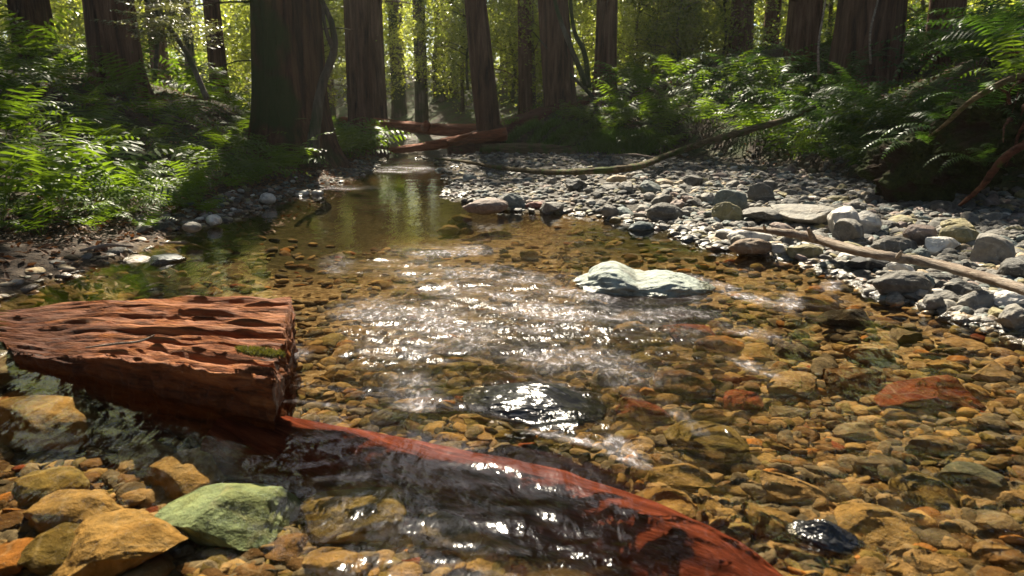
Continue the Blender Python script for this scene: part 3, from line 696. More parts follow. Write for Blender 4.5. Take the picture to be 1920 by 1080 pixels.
def samp_px(test, rpx, rpy, smin, smax, grow=0.0):
    def f(n):
        X_, Y_ = [], []
        while sum(map(len, X_)) < n:
            px = R.uniform(*rpx, 6000); py = R.uniform(*rpy, 6000)
            u, v = (px-960)/FPX, (540-py)/FPX; dz = -ST+v*CT; t = (.03-CAM_H)/dz; x, y = u*t, (CT+v*ST)*t
            ok = (t > 0) & test(x, y); X_.append(x[ok]); Y_.append(y[ok])
        x = np.concatenate(X_)[:n]; y = np.concatenate(Y_)[:n]
        return x, y, R.uniform(smin, smax, n)**1.0*(1+grow*y)
    return f
pebbles('gravel', 'grey loose gravel and small stones covering the bar on the right', 10000,
        samp_px(lambda x, y: (x > xr(y)-.1) & (x < xb(y)+.35) & (y < 16), (780, 2100), (292, 640), .03, .085, .015), 0, gc, gw, 2)
pebbles('gravel', 'dark wet gravel along the left shore below the ferns', 550,
        samp_px(lambda x, y: (x < xl(y)+.10) & (x > xl(y)-.32) & (y < 15) & (y > 4.6), (-100, 840), (296, 560), .03, .07, .02), 0, gc+['brown'], [3, 2, 3, 1, 1, 1, 1, .8, 3], 2)
pebbles('streambed_gravel', 'amber and brown gravel covering the streambed under clear water', 15000,
        samp_px(lambda x, y: (x > xl(y)-.1) & (x < xr(y)+.1) & (y < 8), (-300, 2200), (400, 1300), .022, .08, .04), 0, bc, bw, 1, .34)

# ------------------------------------------------------------------ wood: block, sunken log, sticks, logs
def wood_block():
    c = {k: P(*v) for k, v in {'FR': (510, 722, .10), 'BR': (548, 574, .12), 'FL': (85, 640, .07), 'BL': (215, 533, .115)}.items()}
    c['FL'] = c['FL']+np.array([-.12, .03, -.03]); c['BL'] = c['BL']+np.array([-.65, .12, -.14])
    org = (c['FR']+c['BR'])/2; ax = (c['FL']+c['BL'])/2-org; ang = atan2(ax[1], ax[0])
    nu, nv = 260, 150
    # cross-section loop: top (from front to back), back side down, bottom, front side up
    u = np.linspace(0, 1, nu)[:, None]
    s = np.linspace(0, 1, nv, endpoint=False)[None, :]
    def sec(s):   # -> v across (0 front..1 back), h (1 top..0 bottom)
        v = np.interp(s, [0, .03, .50, .53, .66, .70, .86, .90, 1.0], [.0, .015, .985, 1, 1.0, .97, .03, 0.0, .0])
        h = np.interp(s, [0, .03, .50, .53, .66, .70, .86, .90, 1.0], [.93, 1, 1, .94, .06, 0, 0, .06, .93])
        return v, h
    v, h = sec(s); v = np.repeat(v, nu, 0); h = np.repeat(h, nu, 0); u = np.repeat(u, nv, 1)
    top = ((1-u)[..., None]*((1-v)[..., None]*c['FR']+v[..., None]*c['BR'])+u[..., None]*((1-v)[..., None]*c['FL']+v[..., None]*c['BL']))
    pos = top.copy(); pos[..., 2] = top[..., 2]*h+(-.20)*(1-h)
    pos[..., 1] += (1-h)*.0
    le, ac = u*1.25, v*.65
    q = np.stack([le.ravel()*.9+.4*np.sin(ac.ravel()*9), ac.ravel()*15, h.ravel()*6], 1)
    g1 = fbm(q+3, 2, 2.4, .42).reshape(u.shape); wv_ = .02*np.sin(le.ravel()*5)+.015*np.sin(le.ravel()*11+1); cr = fbm(np.stack([le.ravel()*.9, (ac.ravel()+wv_)*12, 0*ac.ravel()+7.7], 1), 1).reshape(u.shape); q2 = np.stack([le.ravel()*3, ac.ravel()*48, h.ravel()*20], 1); g2 = fbm(q2+9, 3).reshape(u.shape)
    topm = sm((h-.9)/.1)
    gm = .35+.65*sm((.75-u)/.35); ph = ac*58+2.6*fbm(np.stack([le.ravel()*1.3, ac.ravel()*5, 0*ac.ravel()+1.7], 1), 2).reshape(u.shape)
    md = sm((fbm(np.stack([le.ravel()*2.2, np.round(ac.ravel()*9.2)*3.1, 0*ac.ravel()+4.4], 1), 2).reshape(u.shape)+.25)/.4)
    groove = -sm((np.cos(ph)-.72)/.28)*.026*gm*md-sm((np.cos(ph*2.3+1)-.8)/.2)*.008*gm+g1*.008+g2*.013*(.6+gm)
    step = .012*sm((ac-.30)/.03)+.010*sm((ac-.47)/.02)-.028*sm((u-.5)/.4)
    pos[..., 2] += topm*(groove+step+.01)
    side = 1-topm
    rr = fbm(np.stack([le.ravel()*14, h.ravel()*9, ac.ravel()*14], 1)+5, 3).reshape(u.shape)*.016
    nrm = np.where(v < .5, -1.0, 1.0); pos[..., 1] += side*nrm*rr; pos[..., 0] += side*nrm*rr*.3
    # ragged front edge and end
    pos[..., 1] += topm*(v < .04)*rr*1.3
    endj = fbm(np.stack([ac.ravel()*22, h.ravel()*3+4, 0*ac.ravel()], 1), 3).reshape(u.shape)*.02
    pos[..., 0] += endj*np.exp(-u*40)
    V = pos.reshape(-1, 3)
    F = [grid_faces(nu, nv, True)]
    # end face: concentric rings sharing the first loop
    rings = []; cen = pos[0].mean(0); base = pos[0]
    K = 14; last = np.arange(nv); off = len(V); VV = [V]
    for k in range(1, K+1):
        t = k/K; ring = base*(1-t)+cen*t
        nn = fbm(np.stack([ring[:, 1]*26, ring[:, 2]*14, np.full(nv, 2.)], 1), 3)
        ring[:, 0] += (nn*.022+.006)*min(1, 3*t)
        VV.append(ring); cur = off+np.arange(nv); off += nv
        F.append(np.stack([last, cur, np.roll(cur, -1), np.roll(last, -1)], 1)[:, ::1]); last = cur
    V = np.vstack(VV)
    V = V-org; ca, sa = cos(-ang), sin(-ang); X_ = V[:, 0]*ca-V[:, 1]*sa; Y_ = V[:, 0]*sa+V[:, 1]*ca
    V = np.stack([X_, Y_, V[:, 2]], 1)
    root = link("wood_block", None, None, org, (0, 0, ang))
    tag(root, 'weathered red-brown split redwood block lying in the water at left', 'wood block')
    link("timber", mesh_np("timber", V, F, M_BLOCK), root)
    # moss patch near the front right corner of the top
    mp = P(487, 662, .145)-org; mp = np.array([mp[0]*ca-mp[1]*sa, mp[0]*sa+mp[1]*ca, mp[2]])
    n = 1500; a = R.uniform(0, 2*pi, n); r_ = np.sqrt(R.random(n)); cx = mp[0]+np.cos(a)*r_*.075-.0; cy_ = mp[1]+np.sin(a)*r_*.022; z0 = mp[2]-.005+R.random(n)*.012
    d = R.normal(size=(n, 3)); d[:, 2] = np.abs(d[:, 2])+.5; d /= np.linalg.norm(d, axis=1)[:, None]
    p0 = np.stack([cx, cy_, z0], 1); sdv = np.cross(d, R.normal(size=(n, 3))); sdv /= np.linalg.norm(sdv, axis=1)[:, None]
    Vm = np.stack([p0-sdv*.002, p0+sdv*.002, p0+d*.010], 1).reshape(-1, 3)
    link("moss_patch", mesh_np("moss_patch", Vm, np.arange(3*n).reshape(-1, 3), M_TUFT, False), root)
    # a few dry twigs lying on the top count as things of their own
    return org
wood_block()
def polywood(name, label, cat, pts, rad, mat_, n=14, rough=.12, group=None, sub=8, seed=0., ridge=None, extra=[]):
    pts = [np.asarray(p, float) for p in pts]; org = pts[0]; ax = pts[-1]-pts[0]; ang = atan2(ax[1], ax[0])
    ca, sa = cos(-ang), sin(-ang)
    def loc(p): d_ = np.asarray(p)-org; return np.array([d_[0]*ca-d_[1]*sa, d_[0]*sa+d_[1]*ca, d_[2]])
    parts = [tube_np([loc(p) for p in pts], rad, n, rough, seed, ridge, sub)]
    for ep, er in extra: parts.append(tube_np([loc(p) for p in ep], er, 8, rough, seed+3, None, 5))
    V, F = join(parts); o = link(name, mesh_np(name, V, F, mat_), None, org, (0, 0, ang)); tag(o, label, cat, group); return o
rg = lambda t, th: .10*np.sin(th*5+t*3)+.05*np.sin(th*11+t*9)+.10*fbm(np.stack(np.broadcast_arrays(np.cos(th)*2, np.sin(th)*2, t*4), -1).reshape(-1, 3), 3).reshape(np.broadcast(t, th).shape)
rg2 = lambda t, th: .035*np.sin(th*3+t*3)+.012*np.sin(th*23+t*9)+.05*fbm(np.stack(np.broadcast_arrays(np.cos(th)*2, np.sin(th)*2, t*5), -1).reshape(-1, 3), 2).reshape(np.broadcast(t, th).shape)
SLr = .135
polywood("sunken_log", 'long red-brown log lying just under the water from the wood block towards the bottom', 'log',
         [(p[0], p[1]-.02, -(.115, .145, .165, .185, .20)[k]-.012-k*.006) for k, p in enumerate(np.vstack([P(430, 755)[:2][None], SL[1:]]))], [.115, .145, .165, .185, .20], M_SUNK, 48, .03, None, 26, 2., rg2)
# driftwood stick on the bar
def on(px, py, dz=0.02): g = G(px, py); z = g[2]+dz; return P(px, py, z) if z < .6 else g+np.array([0, 0, dz])
polywood("driftwood_stick", 'long pale driftwood stick lying across the stones of the gravel bar', 'stick',
         [P(1392, 428, .10), P(1470, 436, .13), P(1530, 448, .12), P(1590, 466, .12), P(1660, 480, .13), P(1740, 492, .13), P(1830, 515, .14), P(1935, 548, .15), P(2060, 590, .16)],
         [.008, .020, .024, .024, .021, .021, .020, .019, .018], M_DEAD, 12, .25, None, 8, 1., None,
         [([P(1525, 450, .12), P(1520, 438, .16), P(1516, 428, .19)], [.018, .013, .008]), ([P(1435, 432, .12), P(1432, 422, .17)], [.01, .005]), ([P(1683, 484, .13), P(1690, 472, .17)], [.012, .006])])
polywood("fallen_branch", 'long crooked branch resting on the far bar and rising to the right bank', 'branch',
         [on(815, 297, .03), on(870, 303, .05), on(940, 315, .06), on(1030, 323, .07), on(1120, 320, .12), on(1195, 312, .16), Q(1250, 292, 9.1), Q(1320, 268, 8.8), Q(1400, 245, 8.6), Q(1470, 225, 8.4), Q(1530, 200, 8.2)],
         [.014, .022, .026, .028, .030, .032, .036, .04, .04, .034, .02], M_MOSSY, 12, .22, None, 8, 4., None,
         [([Q(1193, 304, 9.5), Q(1196, 316, 9.4), Q(1193, 328, 9.4)], [.02, .014, .008]), ([Q(1245, 292, 9.1), Q(1236, 284, 9.1), Q(1240, 278, 9.1)], [.02, .012, .006])])
polywood("fallen_log", 'sunlit reddish log bridging the far end of the stream, upper one of two', 'log',
         [Q(640, 226, 14.6), Q(720, 233, 14.2), Q(800, 241, 13.9), Q(880, 245, 13.7), Q(1000, 240, 13.8), Q(1120, 222, 14.0)], [.07, .09, .10, .12, .16, .2], M_LOG, 20, .12, None, 10, 1., rg,
         [([Q(797, 240, 13.8), Q(800, 232, 13.7), Q(798, 226, 13.7)], [.09, .07, .03])])
polywood("fallen_log", 'split orange-red log lying lower across the far end of the stream', 'log',
         [Q(730, 283, 12.9), Q(790, 276, 12.8), Q(850, 266, 12.7), Q(950, 250, 12.6)], [.05, .07, .09, .10], M_LOG, 18, .15, None, 10, 5., rg,
         [([Q(840, 268, 12.6), Q(870, 256, 12.5), Q(885, 250, 12.5)], [.05, .04, .02])])
polywood("fallen_log", 'dark shaded trunk section behind the far bar, under the fallen logs', 'log',
         [Q(842, 288, 12.8), Q(900, 270, 12.9), Q(1000, 238, 13.2), Q(1100, 214, 13.6)], [.17, .24, .26, .26], M_ROOT, 20, .15, None, 10, 8., rg)
polywood("fallen_log", 'mossy pale log half buried along the foot of the far bar', 'log',
         [Q(905, 284, 12.4), Q(980, 282, 12.0), Q(1080, 285, 11.6)], [.10, .12, .08], M_MOSSY, 18, .12, None, 10, 2., rg)
for k, (a_, b_, r_, lb) in enumerate([((300, 455), (400, 470), .008, 'thin pale twig on the dark left shore'), ((150, 470), (250, 462), .010, 'thin brown twig at the left shore beside the shaded shallows'), ((1130, 292), (1250, 300), .014, 'dry reddish twig at the foot of the right bank'), ((395, 352), (391, 330), .010, 'short pale stub standing upright below the left ferns')]):
    polywood("twig", lb, "twig", [on(*a_), on((a_[0]+b_[0])/2, (a_[1]+b_[1])/2-6, .05), on(*b_, .04)], [r_*.6, r_, r_*.5], M_DEAD, 8, .3)
# twigs on the wood block
polywood("twig", 'thin pale twig lying on top of the wood block', "twig", [P(160, 652, .13), P(215, 645, .14), P(262, 640, .15), P(290, 628, .16)], [.002, .0035, .003, .0015], M_DEAD, 6, .2)

# ------------------------------------------------------------------ ferns
def fern_mesh(seed, nfr=10, Lf=.55, width=.10, npair=15, up=1.0, dens=1.0, mat_=M_FERN, spread=(0, 2*pi), blade=.55, name="fern"):
    r = np.random.default_rng(seed); V, Fq, off = [], [], 0
    for k in range(nfr):
        az = spread[0]+(spread[1]-spread[0])*(k+r.uniform(-.3, .3))/nfr; Lk = Lf*r.uniform(.7, 1.1); el = r.uniform(.75, 1.25)*up
        t = np.linspace(0, 1, npair+1); e = el-1.7*t**1.4*r.uniform(.7, 1.15)
        ds = Lk/npair; rr = np.cumsum(np.cos(e)*ds); zz = np.cumsum(np.sin(e)*ds)
        side = r.normal()*.25*t**2*Lk
        d = np.array([cos(az), sin(az), 0]); sd_ = np.array([-sin(az), cos(az), 0])
        C = d*rr[:, None]+np.array([0, 0, 1])*zz[:, None]+sd_*side[:, None]
        T_ = np.gradient(C, axis=0); T_ /= np.linalg.norm(T_, axis=1)[:, None]; Nn = np.cross(sd_, T_); Nn /= np.linalg.norm(Nn, axis=1)[:, None]
        Sx = np.cross(T_, Nn)
        # rachis as thin strip pair
        w0 = .004*(1-.7*t)[:, None]
        V += [C-Sx*w0, C+Sx*w0]; m = npair+1
        i = np.arange(m-1); Fq.append(np.stack([off+i, off+i+1, off+m+i+1, off+m+i], 1)); off += 2*m
        roll = r.normal()*.3
        for sgn in (-1, 1):
            ii = np.arange(3, m-0); tt = t[ii]; ln = width*np.sin(np.clip(pi*(tt*.93+.03)**.75, 0, pi))**.8*(1+.1*r.normal(size=len(ii)))+.004
            dirv = Sx[ii]*sgn*cos(.3)+T_[ii]*(.28+.1*r.normal(size=len(ii)))[:, None]-Nn[ii]*(-.10+.14*r.normal(size=len(ii))+sgn*roll*.5)[:, None]
            dirv /= np.linalg.norm(dirv, axis=1)[:, None]
            bw = ds*blade; p0 = C[ii]; T2 = T_[ii]
            drop = np.array([0, 0, -1.0])*(ln*.18)[:, None]
            a = p0-T2*bw*.35; b_ = p0+T2*bw*.35
            mid = p0+dirv*(ln*.45)[:, None]+drop*.3; c1 = mid-T2*bw*.55; c2 = mid+T2*bw*.55; tip = p0+dirv*ln[:, None]+drop
            q = len(ii); V += [a, b_, c1, c2, tip-T2*bw*.08, tip+T2*bw*.08]; j = off+np.arange(q)
            Fq.append(np.stack([j, j+q, j+3*q, j+2*q], 1)); Fq.append(np.stack([j+2*q, j+3*q, j+5*q, j+4*q], 1)); off += 6*q
    return mesh_np(name, np.vstack(V), np.vstack(Fq), mat_, False)
FM = [fern_mesh(300+k, 7+k % 3, .78, .16, 13, 1.05+.07*(k % 3), 1, M_FERN, blade=.46) for k in range(6)]
SW = [fern_mesh(400+k, 10, 1.0, .095, 21, .95, 1, M_SWORD, blade=.5) for k in range(5)]
UPF = fern_mesh(350, 6, .62, .16, 15, 1.42, 1, M_FERN, blade=.42)
ferns = []
def fern(x, y, s, kind='f', label=None, zrot=None, mesh=None, z=None, tilt=(0, 0)):
    s = s*(.8 if x < -1.5 and y < 9 and label is None else 1)
    me = mesh or (FM if kind == 'f' else SW)[int(R.integers(6 if kind == 'f' else 5))]
    zz = Hs(x, y)-.02 if z is None else z
    o = link("fern" if kind == 'f' else "sword_fern", me, None, (x, y, zz), (R.normal()*.08+tilt[0], R.normal()*.08+tilt[1], R.uniform(0, 2*pi) if zrot is None else zrot), (s,)*3)
    px, py = proj(np.array([x]), np.array([y]), np.array([zz+.25*s])); ferns.append([o, kind, s, float(px[0]), float(py[0]), label]); return o
KEY = [(95, 405, 1.05, 'f', 'tall bright upright fern at the left shore, nearest the water', UPF), (215, 392, .8, 'f', 'bushy bright fern just right of the tall upright one on the left shore', None), (10, 415, .8, 'f', 'fern cut off by the left edge of the view', None),
       (355, 385, .62, 'f', 'small upright fern with a few fronds above the sandy left shore', UPF), (385, 405, .38, 'f', 'small pale fern drooping over the left waterline', None), (275, 430, .36, 'f', 'small fern hanging low over the sandy left shore', None)]
for px, py, s, k, lb, me in KEY: g = G(px, py); fern(g[0], g[1], s, k, lb, None, me)
def fern_area(n, pxr, pyr, smin, smax, kind='f', avoid=.25, lim=16):
    got, tr = 0, 0; pts = []
    while got < n and tr < 4000:
        tr += 1; g = G(R.uniform(*pxr), R.uniform(*pyr))
        if g[1] > lim or (xl(g[1])-.3 < g[0] < xb(g[1])+.15): continue
        s = R.uniform(smin, smax)
        if any((g[0]-a)**2+(g[1]-b_)**2 < (avoid*s)**2 for a, b_ in pts): continue
        pts.append((g[0], g[1])); fern(g[0], g[1], s, kind); got += 1
fern_area(15, (220, 560), (270, 345), .8, 1.15, 'f', .5)
fern_area(6, (-100, 200), (240, 330), .7, 1.0, 'f', .5)
fern_area(14, (-50, 520), (185, 280), .7, 1.1, 'f', .7)
fern_area(15, (120, 560), (345, 400), .5, .8, 'f', .45)
fern_area(9, (-20, 340), (385, 450), .4, .65, 'f', .5)
fern_area(16, (-50, 470), (110, 195), .8, 1.3, 'f', .5)
fern_area(12, (630, 725), (225, 300), .8, 1.2, 'f', .3)
fern_area(12, (1060, 1250), (225, 285), .6, .95, 'f', .4)
fern_area(24, (1150, 1500), (150, 310), .8, 1.3, 'f', .5)
fern_area(14, (1380, 1600), (130, 300), .9, 1.3, 's', .4)
fern_area(18, (1560, 1930), (10, 260), .8, 1.2, 's', .5)
fern_area(18, (1560, 1900), (240, 385), .6, .95, 's', .4)
fern_area(8, (1480, 1640), (260, 335), .6, .9, 'f', .4)
fern_area(12, (1650, 2050), (-40, 130), .9, 1.3, 's', .5)
for px, py, s, az, lb in [(1930, 150, 1.0, 2.6, 'bright sword fern arching left over the mossy roots at the right edge'), (1990, 95, 1.2, 2.9, 'large glossy sword fern reaching in at the upper right corner'), (1670, 262, .6, 3.0, 'sword fern with one pale frond arching over the dark right bank'), (1700, 330, .5, 3.0, 'low sword fern frond on the shaded foot of the right bank')]:
    g = G(min(px, 1918), max(py, 60)); fern(g[0]+(px-1918)/FPX*g[1] if px > 1918 else g[0], g[1], s, 's', lb, az, None, g[2]+.1)
for px, py, Y0, s, az, lb in [(1905, 150, 4.5, .55, 2.9, 'yellow-green fern fronds fanning over the root tangle'), (1850, 205, 4.7, .5, 3.1, 'sword fern hanging over the left side of the root tangle'), (1790, 245, 5.0, .55, 3.2, 'sword fern rooted on top of the dark mossy boulder mound'), (1900, 95, 4.9, .7, 2.7, 'sword fern standing highest above the root tangle'), (1850, 300, 4.6, .4, 3.3, 'small sword fern in the dark hollow under the roots'), (1730, 280, 5.2, .5, 3.6, 'sword fern drooping over the front of the mossy boulder mound')]:
    q = Q(px, py, Y0); fern(q[0], q[1], s, 's' if 'yellow' not in lb else 'f', lb, az, None, q[2]-.05)
# grass behind the bar
def blades(name, label, cat, pts, h, w, mat_, per=10):
    n = len(pts)*per; p = np.repeat(pts, per, 0)+R.normal(size=(n, 3))*np.array([.05, .05, 0]); d = R.normal(size=(n, 3))*.35; d[:, 2] = 1
    hh = (h*R.uniform(.5, 1.1, n))[:, None]; s = R.normal(size=(n, 3)); s[:, 2] = 0; s /= np.linalg.norm(s, axis=1)[:, None]; s *= w
    bend = R.normal(size=(n, 3))*np.array([1, 1, 0])*hh*.35
    V = np.stack([p-s, p+s, p+d*hh*.5+s*.8, p+d*hh*.5-s*.8, p+d*hh+bend], 1).reshape(-1, 3); b_ = np.arange(n)[:, None]*5
    o = link(name, mesh_np(name, V, [b_+np.array([[0, 1, 2, 3]]), b_+np.array([[3, 2, 4]])], mat_, False)); tag(o, label, cat, None, 'stuff'); return o
gp = []
for _ in range(900):
    g = G(R.uniform(930, 1240), R.uniform(255, 292))
    if g[0] > xb(g[1]) and g[1] < 16: gp.append(g)
blades("grass", 'short bright green grass on the low bank behind the gravel bar', 'grass', np.array(gp), .13, .005, M_GRASS, 16)
# litter and small undergrowth leaves
def leaves(name, label, cat, P3, size, mat_, lift=.02, up=.35):
    n = len(P3); nrm = R.normal(size=(n, 3))*up; nrm[:, 2] += 1; nrm /= np.linalg.norm(nrm, axis=1)[:, None]
    a = np.cross(nrm, R.normal(size=(n, 3))); a /= np.linalg.norm(a, axis=1)[:, None]; b_ = np.cross(nrm, a)
    s = (size*R.uniform(.5, 1.3, n))[:, None]; c = P3+nrm*lift*R.random((n, 1))
    V = np.stack([c-a*s, c-b_*s*.45+nrm*s*.15, c+a*s, c+b_*s*.45+nrm*s*.15], 1).reshape(-1, 3)
    o = link(name, mesh_np(name, V, np.arange(4*n).reshape(-1, 4), mat_, False)); tag(o, label, cat, None, 'stuff'); return o
def bank_points(n, side, ylo, yhi, dmax, dmin=0.1):
    y = R.uniform(ylo, yhi, n); d_ = R.uniform(dmin, dmax, n); x = np.where(side < 0, xl(y)-d_, xb(y)+d_); return np.stack([x, y, H(x, y)], 1)
leaves("leaf_litter", 'brown fallen leaves scattered over both banks', 'leaf litter', np.vstack([bank_points(9000, -1, 1, 14, 4), bank_points(9000, 1, 2, 16, 5), bank_points(2600, -1, 3, 9, 1.0, -.25)]), .028, M_LITTER)
def under(name, label, side, n, ylo, yhi, dmax, size, h, dmin):
    p = bank_points(n, side, ylo, yhi, dmax, dmin); cl = n2(p[:, 0], p[:, 1], 1.6, 2, 33); p = p[cl > -.12]; p[:, 2] += R.random(len(p))**1.5*h
    leaves(name, label, 'undergrowth', p, size, M_FERN, 0, 1.0)
under("undergrowth", 'dark low leafy undergrowth between the ferns of the left bank', -1, 9000, 2.5, 16, 6, .022, .10, .5)
under("undergrowth", 'dark low leafy undergrowth between the ferns of the right bank', 1, 14000, 3, 17, 7, .024, .12, .3)

# ------------------------------------------------------------------ right bank root mass
def mound(name, label, p, dim, seed, mat_=M_MOSS):
    v, f = ico(6); q = v*(1+.30*fbm(v*1.8+seed, 4)[:, None])+v*(.035*fbm(v*9+seed, 3))[:, None]
    o = link(name, mesh_np(name, q*np.array(dim)/2, f, mat_), None, p); tag(o, label, 'mossy mound'); return o
g = G(1900, 330)
mound("mossy_mound", 'brown and green mossy overhang under arching roots at the right edge', Q(1925, 235, 4.9), (1.0, .9, .55), 3)
mound("mossy_mound", 'dark mossy boulder mound at the foot of the right bank', Q(1735, 315, 5.3), (.75, .7, .50), 6)
polywood("root", 'red-brown root slanting down through the hollow at the right edge', 'root', [Q(1945, 255, 4.3), Q(1880, 300, 4.35), Q(1840, 350, 4.5), Q(1800, 385, 4.7)], [.026, .022, .018, .010], M_ROOT, 10, .35)
polywood("root", 'bright mossy root arching down to the left over the right hollow', 'root', [Q(1950, 130, 4.5), Q(1880, 155, 4.5), Q(1820, 190, 4.6), Q(1770, 235, 4.8), Q(1742, 255, 5.0)], [.022, .02, .016, .012, .006], M_MOSSY, 10, .25)
def root_tangle():
    c0 = Q(1935, 195, 4.6); parts = []
    for k in range(42):
        a = R.uniform(2.2, 4.4); e = R.uniform(-.9, .9); p = c0+np.array([R.normal()*.16+.1, R.normal()*.10-.12, R.normal()*.13]); pts = [p]
        d_ = np.array([cos(a)*cos(e), -.35+R.normal()*.3, sin(e)*.8])
        for q_ in range(5): d_ = d_+R.normal(size=3)*.4+np.array([0, 0, -.22]); d_ /= np.linalg.norm(d_); pts.append(pts[-1]+d_*R.uniform(.04, .10))
        r_ = R.uniform(.003, .016); parts.append(tube_np([q_-c0 for q_ in pts], [r_, r_*.9, r_*.8, r_*.6, r_*.4, r_*.2], 7, .3, k, None, 4))
    V, F = join(parts); tag(link("root_tangle", mesh_np("root_tangle", V, F, M_ROOT), None, tuple(c0)), 'reddish tangle of roots hanging from the sunlit overhang at the right edge', 'roots')
root_tangle()
for (px0, py0, Y0, px1, py1, Y1, lb) in [(1548, 0, 8.0, 1535, 80, 7.8, 'thin pale stem rising into the shade on the right bank, left one'), (1648, -10, 7.5, 1632, 60, 7.4, 'thin pale stem rising into the shade on the right bank, right one')]:
    polywood("stem", lb, 'stem', [Q(px1, py1+60, Y1), Q(px1, py1, Y1), Q(px0, py0, Y0), Q(px0+8, py0-80, Y0)], [.014, .012, .010, .008], M_DEAD, 6, .15)

# ------------------------------------------------------------------ trees
def leafquads(c, size, aspect=.45, up=.7):
    n = len(c); nrm = R.normal(size=(n, 3)); nrm[:, 2] = np.abs(nrm[:, 2])+up; nrm /= np.linalg.norm(nrm, axis=1)[:, None]
    a = np.cross(nrm, R.normal(size=(n, 3))); a /= np.linalg.norm(a, axis=1)[:, None]; b_ = np.cross(nrm, a); s = (size*R.uniform(.6, 1.4, n))[:, None]
    return np.stack([c-a*s, c-b_*s*aspect, c+a*s, c+b_*s*aspect], 1).reshape(-1, 3), np.arange(4*n).reshape(-1, 4)
def trunk_part(root, pts, rad, mat_, n=24, flute=.10, name="trunk", extra=[], sub=8):
    sd_ = R.uniform(0, 9)
    def rd(t, th): 
        a = np.stack(np.broadcast_arrays(np.cos(th)*1.7+sd_, np.sin(th)*1.7, t*1.2+0*th), -1).reshape(-1, 3)
        f = fbm(a, 3).reshape(np.broadcast(t, th).shape); flare = np.exp(-t*22)
        return flute*(np.sin(th*7+sd_+f*3)*.5+f*1.1)*(1+2.2*flare)
    org = np.array(root.location); parts = [tube_np([np.asarray(p)-org for p in pts], rad, n, 0, 0, rd, sub)]
    for ep, er in extra: parts.append(tube_np([np.asarray(p)-org for p in ep], er, 7, .1, sd_, None, 4))
    V, F = join(parts); return link(name, mesh_np(name, V, F, mat_), root)
treeinfo = []
def redwood(px, pyb, Y, wpx, lean=0.0, mat_=M_BARK, label=None, hgt=26, crown=True, xy=None, flare=1.45, name='redwood_tree', wide=1.0):
    if xy is None: b_ = Q(px, pyb, Y); x, y = b_[0], Y; r = wpx*.82/FPX*Y/2
    else: x, y = xy; r = wpx
    if y > 8.5 and -3.9 < x+.14*(y-4) < 3.6: hgt = min(hgt, max((y-(8.2 if x+.14*(y-4) > -2.3 else 5.5))*.95, 4.5)); crown = crown and hgt > 11
    z = Hs(x, y)-.15; root = link(name, None, None, (x, y, z)); d_ = lean
    pts = [(x+d_*min(t, 5), y, z+t) for t in [q for q in (0, .35, 1.0, 2.5, 5, 10, 18) if q < hgt-.5]+[hgt]]; rad = [r*flare, r*(1+(flare-1)*.55), r*1.1, r, r*.96, r*.85, r*.6][:len(pts)-1]+[r*(.12 if hgt > 12 else .7)]
    ex = []
    for k in range(int(R.integers(3, 8))):
        h_ = R.uniform(1.2, 7); a = R.uniform(0, 2*pi); l_ = R.uniform(.4, 1.6); p0 = np.array([x+d_*min(h_, 5), y, z+min(h_, hgt*.7)]); dr = np.array([cos(a), sin(a), R.uniform(-.3, .25)])
        ex.append(([p0+dr*r*.7, p0+dr*(r+l_*.5), p0+dr*(r+l_)+np.array([0, 0, -.15*l_])], [.012, .008, .003]))
    trunk_part(root, pts, rad, mat_, 36 if wpx > 60 and xy is None else 20, .10, "trunk", ex, 8)
    if crown:
        nc = int(300*wide**2.1) if wide > 1 else 170 if y > 24 else (1150 if x < -3.6 and y < 15 else 350); h_ = R.uniform(7 if hgt > 15 else 4, hgt, nc); rr = 3.6*wide*(1-((h_-7)/(hgt-6)).clip(0, 1)*.7)*np.sqrt(R.random(nc)); a = R.uniform(0, 2*pi, nc)
        c = np.stack([x+d_*h_+rr*np.cos(a), y+rr*np.sin(a), z+h_-rr*.12/wide], 1); c = c[shade_keep(c)]  # clumps of the unseen crown dropped so sun reaches the chosen patches
        if len(c):
            m = 26; cc = np.repeat(c, m, 0)+R.normal(size=(len(c)*m, 3))*np.array([.42, .42, .10]); V, F = leafquads(cc, .13, .4, 1.2)
            link("crown", mesh_np("crown", V-np.array([x, y, z]), F, M_NEEDLE, False), root)
    tag(root, label, 'tree'); treeinfo.append((root, px)); return root
